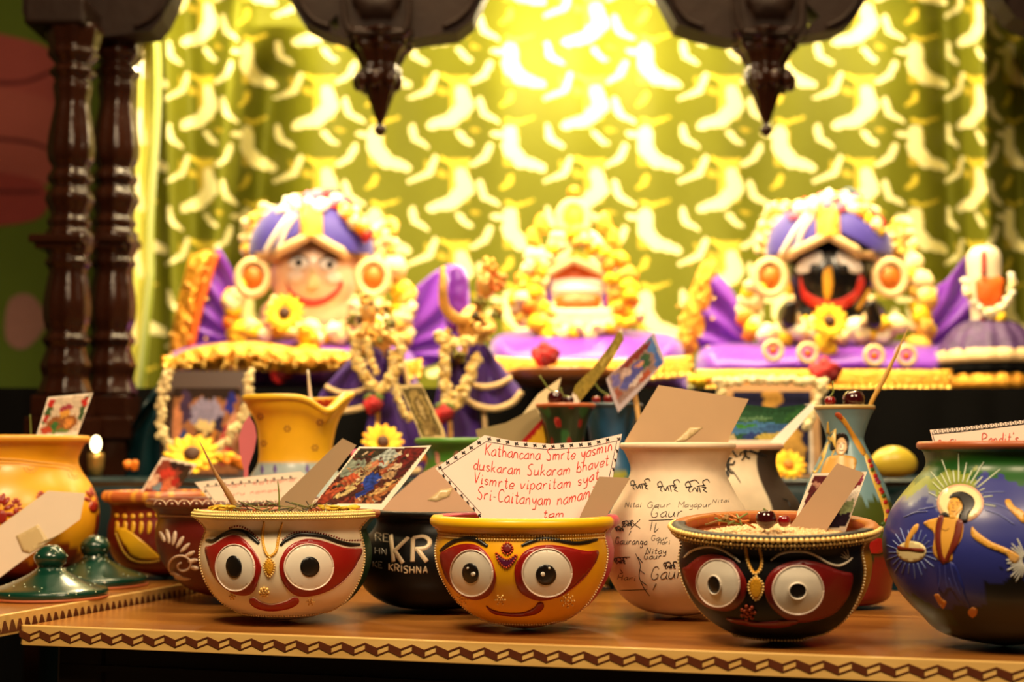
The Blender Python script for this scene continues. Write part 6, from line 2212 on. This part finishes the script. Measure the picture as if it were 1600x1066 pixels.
def idol(label, c, d, head, tors, arms, skirts, gar, crown, headcol=None, veil=None):
    r = thing('brass_figure', Vector((*P(c, HORIZON, d)[:2], ZA)), label, 'figure')
    mb = MB()
    ball(mb, P(head[0], head[1], d), (head[2] * S(d), head[2] * S(d), head[2] * 1.2 * S(d)), None, ICO3)
    ball(mb, P(tors[0], tors[1], d), (tors[2] * S(d), tors[2] * 0.7 * S(d), tors[3] * S(d)), None, ICO3)
    tube(mb, [P(head[0], head[1], d), P(tors[0], tors[1], d)], 8 * S(d), 10)
    for a in arms:
        tube(mb, catmull([P(tors[0], tors[1] - 12, d)] + [P(x_, y_, d - dd) for x_, y_, dd in a], 4), list(np.linspace(11, 7, len(a) * 4 + 1) * S(d)), 10)
        x_, y_, dd = a[-1]
        hp = P(x_, y_, d - dd)
        for k in range(4):
            tube(mb, [hp, hp + Vector(((k - 1.5) * 4 * S(d), 0, (14 + 2 * (k % 2)) * S(d)))], 2.8 * S(d), 6)
        tube(mb, [hp, hp + Vector((-9 * S(d), 0, 5 * S(d)))], 2.8 * S(d), 6)
    hipx = c
    for s in (-1, 1):
        tube(mb, [P(tors[0], tors[1] + 10, d), P(hipx + s * 10, 630, d), Vector((*P(hipx + s * 12, 700, d)[:2], ZA + 0.012))], 9 * S(d), 8)
        ball(mb, Vector((*P(hipx + s * 12, 700, d - 0.012)[:2], ZA + 0.008)), (9 * S(d), 16 * S(d), 8 * S(d)), None, ICO2)
    obj('body', mb, M_brass, r, remesh=0.0035)
    for nm, poly, apex, dd, trims in skirts:
        mb = MB(); puff(mb, poly, d + dd, 0.020, None, 5, 0.12, freq=0.12); so = obj(nm, mb, M_deep, r)
        mb = MB(); pleats(mb, poly, d + dd - 0.024, apex, 0.003, None, 8, 0.006, 4); obj('pleats', mb, M_deep, so)
        for pl, w in trims:
            mb = MB(); band(mb, pl, d + dd - 0.034, w); obj('gold_trim', mb, M_cream, so)
    for pl, rp in gar:
        mb = MB(); garland(mb, pl, d - 0.062, rp, M_dgar, 2.6, 0.8, depth=0.5); obj('garland', mb, M_fl, r)
    for nm, spots in crown:
        for cx_, cy_, rr_, cols in spots:
            mb = MB()
            for k in range(int(10 + rr_)):
                a = rng.random() * 6.28; q = math.sqrt(rng.random()) * rr_
                blossom(mb, P(cx_ + q * math.cos(a), cy_ + q * math.sin(a), d - 0.03 + 0.02 * rng.random()), (3.2 + 2 * rng.random()) * S(d), cols[k % len(cols)])
            obj('ornament' if nm == 'ornaments' else nm, mb, M_fl, r)
    if veil:
        mb = MB(); puff(mb, veil, d + 0.025, 0.008, None, 5, 0.2); obj('veil', mb, M_purple, r)
    return r


SIL = lin((206, 186, 130)); DKB = lin((60, 50, 24)); OLV = lin((130, 124, 50)); BRW = lin((120, 80, 30)); GLD = lin((230, 180, 80))
idol('small brass figure with long V-shaped garlands on a purple robe, nearer the pink-faced deity', 600, 2.16, (574, 492, 16), (588, 540, 24, 34),
     [[(566, 522, 0.02), (552, 530, 0.05), (570, 520, 0.07)], [(612, 524, 0.02), (620, 536, 0.05), (596, 522, 0.07)]],
     [('skirt', [(556, 548), (586, 542), (600, 560), (598, 606), (584, 628), (556, 636), (522, 638), (496, 626), (512, 600), (538, 570)], (580, 530), 0.0, [([(508, 604), (532, 614), (560, 612), (584, 600)], 4), ([(496, 627), (524, 642), (556, 640), (584, 630)], 5)]),
      ('robe', [(586, 556), (622, 548), (640, 600), (654, 660), (660, 744), (566, 744), (574, 660), (582, 610)], (604, 520), 0.012, [([(628, 560), (640, 610), (652, 650), (662, 690)], 4), ([(568, 735), (610, 742), (658, 735)], 5)])],
     [([(556, 524), (556, 558), (570, 590), (590, 610)], 6.5), ([(628, 530), (622, 566), (610, 592), (592, 612)], 6.5), ([(572, 530), (578, 560), (590, 586)], 5), ([(612, 552), (616, 600), (626, 636), (642, 656)], 5)],
     [('crown', [(574, 470, 12, [SIL, GLD]), (598, 482, 11, [SIL, DKB, GLD])]), ('ornaments', [(552, 500, 11, [SIL, OLV, DKB]), (606, 508, 12, [DKB, OLV, SIL]), (582, 528, 15, [OLV, DKB, GLD]), (566, 552, 10, [OLV, GLD])])])
redflower('red rose at the waist of the brass figure nearer the pink-faced deity', 583, 634, 2.07, 17)
idol('small brass figure with one arm raised and a wide purple skirt, nearer the middle shrine', 716, 2.16, (760, 446, 17), (736, 512, 22, 36),
     [[(716, 500, 0.02), (696, 482, 0.03), (692, 456, 0.04), (693, 430, 0.04)], [(758, 500, 0.02), (768, 514, 0.05), (746, 520, 0.08)]],
     [('skirt', [(736, 532), (756, 536), (776, 562), (800, 592), (814, 612), (796, 630), (764, 638), (734, 630), (718, 612), (726, 576)], (744, 510), 0.0, [([(724, 592), (748, 604), (776, 602), (800, 590)], 4.5), ([(716, 612), (740, 632), (772, 639), (800, 630), (815, 612)], 5)]),
      ('robe', [(692, 556), (722, 552), (736, 600), (750, 660), (762, 744), (668, 744), (674, 660), (684, 606)], (712, 530), 0.012, [([(756, 640), (760, 690), (766, 740)], 4), ([(670, 735), (716, 742), (760, 735)], 5)])],
     [([(698, 540), (694, 580), (698, 616), (706, 640)], 7), ([(746, 560), (730, 596), (718, 622), (708, 642)], 7), ([(682, 524), (708, 536), (736, 532), (764, 528)], 6)],
     [('crown', [(762, 418, 13, [lin((230, 140, 40)), GLD]), (778, 440, 13, [lin((226, 120, 50)), lin((230, 170, 90))])]), ('ornaments', [(752, 470, 9, [OLV, BRW]), (772, 486, 11, [GLD, DKB, OLV]), (698, 528, 12, [SIL, GLD]), (744, 500, 10, [DKB, OLV, GLD]), (716, 560, 14, [DKB, OLV, BRW])])],
     veil=[(704, 420), (722, 416), (732, 440), (730, 500), (700, 520), (694, 480)])
redflower('red rose at the waist of the brass figure nearer the middle shrine', 694, 648, 2.07, 17)
# tall small figure at the end
d = 2.42
sf = thing('small_deity', P(1546, 612, d), 'small deity with tall white hat and tiered gold-trimmed skirt, end of the stage', 'deity')
b = P(1546, HORIZON, d)
pxlathe('body', 1546, d, smoothprof([(0, 384), (18, 388), (26, 402), (26, 430), (24, 470), (22, 500), (30, 520), (0, 522)], 4), mat('ivory_lacquer', (240, 224, 190), 0.4, coat=0.3), sf)
fbv = None
mb = MB(); puff(mb, [(1523, 438), (1532, 432), (1560, 432), (1569, 438), (1566, 468), (1556, 479), (1536, 479), (1526, 468)], d - 0.026, 0.008, None, 5, smooth=False); obj('orange_face', mb, M_orange, sf)
mb = MB(); band(mb, [(1537, 392), (1537, 430)], d - 0.03, 4); obj('red_stripe', mb, mat('red_paint', (170, 30, 20), 0.4), sf)
mb = MB(); band(mb, [(1536, 486), (1536, 520)], d - 0.03, 4); obj('red_stripe', mb, mat('red_paint', (170, 30, 20), 0.4), sf)
mb = MB(); garland(mb, [(1508, 438), (1518, 470), (1546, 490), (1572, 472), (1582, 440), (1576, 430)], d - 0.04, 6.5, [CREAM, lin((246, 236, 210))]); obj('garland', mb, M_fl, sf)
mb = MB(); garland(mb, [(1560, 496), (1572, 500)], d - 0.04, 9, [YEL, YEL]); obj('yellow_flower', mb, M_fl, sf)
pxlathe('skirt', 1550, d, smoothprof([(26, 500), (44, 508), (62, 526), (74, 546), (78, 552)], 5), mat('mottled_purple', (70, 42, 92), 0.6, var=0.8, scale=60, bump=0.8, bscale=120), sf, 64, 14, 0.05)
pxlathe('cream_tier', 1550, d, [(70, 548), (80, 550), (84, 562), (82, 570), (70, 571)], M_cream, sf, 64, 18, 0.03)
pxlathe('black_tier', 1550, d, [(70, 570), (80, 572), (82, 586), (70, 588)], M_black, sf, 64, 18, 0.03)
pxlathe('gold_tier', 1550, d, [(70, 586), (80, 588), (84, 600), (84, 610), (0, 612)], M_gold, sf, 64, 24, 0.03)

# ------------------------------------------------------------------ framed pictures on the altar table
def frame(label, poly, d, inner, colfn, m, lean=0.02, parts=None):
    c = P(np.mean([p[0] for p in poly]), max(p[1] for p in poly), d)
    t = thing('framed_picture', Vector((c.x, c.y, ZA)), label, 'picture')
    y0 = max(p[1] for p in poly)

    def sl(poly, da, db, cf=None, step=8):
        pts, fs, bed = fill(poly, step)
        n = len(pts)
        V = [P(p[0], p[1], da + lean * (y0 - p[1]) / 100) for p in pts] + [P(p[0], p[1], da + lean * (y0 - p[1]) / 100) + Vector((0, db, 0)) for p in pts]
        Fs = [tuple(f) for f in fs] + [tuple(k + n for k in f[::-1]) for f in fs] + [(a, b, b + n, a + n) for a, b in bed]
        mb = MB(); mb.add(V, Fs, [cf(*p) for p in pts] * 2 if cf else None)
        return mb
    obj('frame', sl(poly, d, 0.014), m, t, smooth=False)
    obj('picture', sl(inner, d - 0.002, 0.003, colfn, 3), M_photo, t, smooth=False)
    return t


FA = frame('framed picture of blue and pink figures with a cream garland, on the teal cloth', [(256, 580), (388, 580), (384, 750), (250, 750)], 2.10, [(272, 606), (376, 606), (372, 740), (266, 740)],
           picture((270, 604), (378, 604), (264, 742), (150, 96, 60), [(0.5, 0.05, 0.6, 0.09, 0, (40, 22, 14)), (0.5, 0.3, 0.24, 0.16, 0, (140, 130, 160)), (0.2, 0.25, 0.08, 0.2, 0, (60, 40, 70)), (0.85, 0.2, 0.07, 0.14, 0, (36, 40, 130)), (0.15, 0.7, 0.09, 0.2, 0, (40, 60, 120)), (0.3, 0.7, 0.1, 0.14, 0, (24, 24, 40)), (0.5, 0.65, 0.2, 0.2, 0, (60, 34, 20)), (0.45, 0.7, 0.05, 0.18, 0, (210, 160, 90)), (0.6, 0.68, 0.05, 0.2, 0, (190, 120, 50)), (0.8, 0.65, 0.1, 0.24, 12, (200, 70, 70)), (0.5, 0.45, 0.14, 0.07, 0, (210, 180, 120)), (0.7, 0.42, 0.06, 0.1, 0, (40, 30, 60)), (0.9, 0.5, 0.08, 0.2, 0, (200, 140, 110)), (0.08, 0.4, 0.07, 0.2, 0, (190, 120, 80))], 0.0, 0.5, 11), mat('dark_frame_wood', (60, 34, 18), 0.4))
mb = MB(); garland(mb, [(262, 582), (252, 630), (254, 680), (272, 712)], 2.085, 6, [CREAM, lin((220, 196, 140))], 3, 0.9, depth=0.4); obj('garland', mb, M_fl, FA); mb = MB()
garland(mb, [(388, 584), (388, 630), (366, 670), (340, 706)], 2.085, 6, [CREAM, lin((220, 196, 140))], 3, 0.9, depth=0.4); obj('garland', mb, M_fl, FA)
sunflower('sunflower lying at the foot of the picture of blue and pink figures', 300, 712, 2.0, 44, (0.1, -0.7, 0.7))
mb = MB(); garland(mb, [(350, 716), (372, 722), (380, 728)], 2.03, 10, [ORG, YEL, ORG])
o = obj('marigold_heap', mb, M_fl, loc=P(366, 730, 2.03)); tag(o, 'heap of orange marigold heads on the teal cloth beside the sunflower', 'flowers', kind='stuff')
FB = frame('framed picture of a golden arch on dark blue, garlanded in cream, behind the landscape card', [(1134, 600), (1278, 600), (1284, 750), (1128, 750)], 2.10, [(1146, 612), (1266, 612), (1272, 740), (1140, 740)],
           picture((1144, 610), (1268, 610), (1140, 742), (24, 24, 62), [(0.5, 0.85, 0.40, 0.62, 0, (206, 150, 60)), (0.5, 0.9, 0.28, 0.5, 0, (60, 44, 30)), (0.5, 0.8, 0.2, 0.3, 0, (190, 140, 60)), (0.5, 0.08, 0.12, 0.16, 0, (200, 150, 70)), (0.5, 0.6, 0.1, 0.12, 0, (120, 70, 40)), (0.8, 0.75, 0.14, 0.3, 0, (196, 150, 70)), (0.85, 0.9, 0.1, 0.1, 0, (220, 190, 90))], 0.0, 0.4, 12), mat('pale_frame_wood', (176, 130, 74), 0.4))
mb = MB(); garland(mb, [(1122, 598), (1134, 640), (1140, 660)], 2.085, 8, [CREAM, lin((246, 230, 180))], depth=0.4); obj('garland', mb, M_fl, FB); mb = MB(); garland(mb, [(1120, 598), (1200, 594), (1288, 598)], 2.085, 7, [CREAM, lin((246, 230, 180))], depth=0.4); obj('garland', mb, M_fl, FB); mb = MB(); garland(mb, [(1286, 600), (1272, 640), (1258, 670)], 2.085, 8, [CREAM, lin((246, 230, 180))], depth=0.4); obj('garland', mb, M_fl, FB)
sunflower('yellow sunflower at the foot of the golden arch picture', 1232, 728, 2.0, 28, (0, -0.8, 0.5), dark=False)
sunflower('sunflower lying between the brass figures behind the picture card', 598, 692, 2.0, 34, (0.2, -0.8, 0.5))
mb = MB(); garland(mb, [(560, 712), (590, 716), (650, 712), (700, 714)], 1.98, 10, [ORG, YEL, PINK, lin((236, 150, 120))])
o = obj('petal_heap', mb, M_fl, loc=P(630, 726, 1.98)); tag(o, 'heap of orange and pink petals at the feet of the brass figures', 'flowers', kind='stuff')
mb = MB(); garland(mb, [(1100, 592), (1130, 596)], 2.24, 12, [ORG, YEL]); garland(mb, [(1082, 596), (1100, 600)], 2.25, 9, [YEL])
o = obj('marigold_heap', mb, M_fl, loc=P(1110, 604, 2.24)); tag(o, 'orange marigold heads hanging at the corner of the black-faced deity seat', 'flowers', kind='stuff')
# mango
mc = P(1396, 731, 1.93); mc.z = ZA + 25 * S(1.93) + 0.001
mg = thing('mango', (mc.x, mc.y, ZA + 0.001), 'yellow mango on the teal cloth beside the portrait vase', 'fruit')
mb = MB(); V, Fc = ICO3
Wv = V.copy(); Wv[:, 2] += 0.10 * np.cos(Wv[:, 0] * 2.2) - 0.03
mb.add(Wv * np.array((37, 26, 25)) * S(1.93) + np.array(mc), Fc); obj('flesh', mb, mat('mango_skin', (200, 176, 54), 0.35, var=0.15, scale=20), mg)
mb = MB(); tube(mb, [mc + Vector((-37 * S(1.93), 0, 0.002)), mc + Vector((-42 * S(1.93), 0, 0.005))], 0.0018, 6); obj('stem', mb, M_stem, mg)
mb = MB(); garland(mb, [(203, 728), (209, 728)], 1.97, 8, [ORG]); o = obj('marigold_bud', mb, M_fl, loc=P(206, 735, 1.97)); tag(o, 'single small orange marigold bud on the corner of the teal cloth', 'flower')
# teal drape and a small lit tea light by the column
mb = MB(); pleats(mb, [(192, 700), (214, 650), (246, 602), (262, 600), (256, 680), (254, 744), (176, 744)], 2.2, (260, 590), 0.004, None, 8, 0.02)
o = obj('teal_drape', mb, M_teal, loc=P(220, 744, 2.2)); tag(o, 'gathered teal satin drape hanging between column and framed picture', 'cloth')
tp = P(150, 706, 2.06); tl = thing('tea_light', (tp.x, tp.y, ZA), 'small lit tea light glowing at the column foot', 'candle')
pxlathe('cup', 150, 2.06, [(0, 708), (12, 708), (13, 716), (12, 730), (9, 744), (0, 744)], mat('brass_cup', (190, 150, 80), 0.3, 0.7), tl)
mb = MB(); ball(mb, P(150, 694, 2.06), (8 * S(2.06), 8 * S(2.06), 13 * S(2.06)), None, ICO2); obj('flame', mb, emit_mat('flame', (1.0, 0.75, 0.35), 8), tl)

GROUPS = {'face_pot': 'face-painted bowls along the front', 'brown_bowl': 'dark red bowls at the back', 'pot_lid': 'green dotted lids on the side table', 'picture_card': 'printed picture cards in the pots',
          'blank_card': 'plain tan cards in the pots', 'white_card': 'plain white cards at the back', 'written_note': 'handwritten notes in the pots', 'cherry': 'cherries in the pots', 'dry_blade': 'dry pointed blades in the pots', 'grass_stem': 'thin stems in the pots',
          'sunflower': 'sunflowers at the altar', 'red_flower': 'red flowers at the altar', 'deity_figure': 'large deity figures', 'seat_cushion': 'purple seat cushions', 'silk_bolster': 'purple silk bolsters',
          'brass_figure': 'small brass figures', 'framed_picture': 'framed pictures on the altar table', 'altar_lamp': 'lamps under the canopy', 'marigold_heap': 'marigold heaps at the altar'}
for o in list(SC.objects):
    if o.parent is None and 'label' in o.keys():
        g = GROUPS.get(o.name.split('.')[0])
        if g:
            o['group'] = g
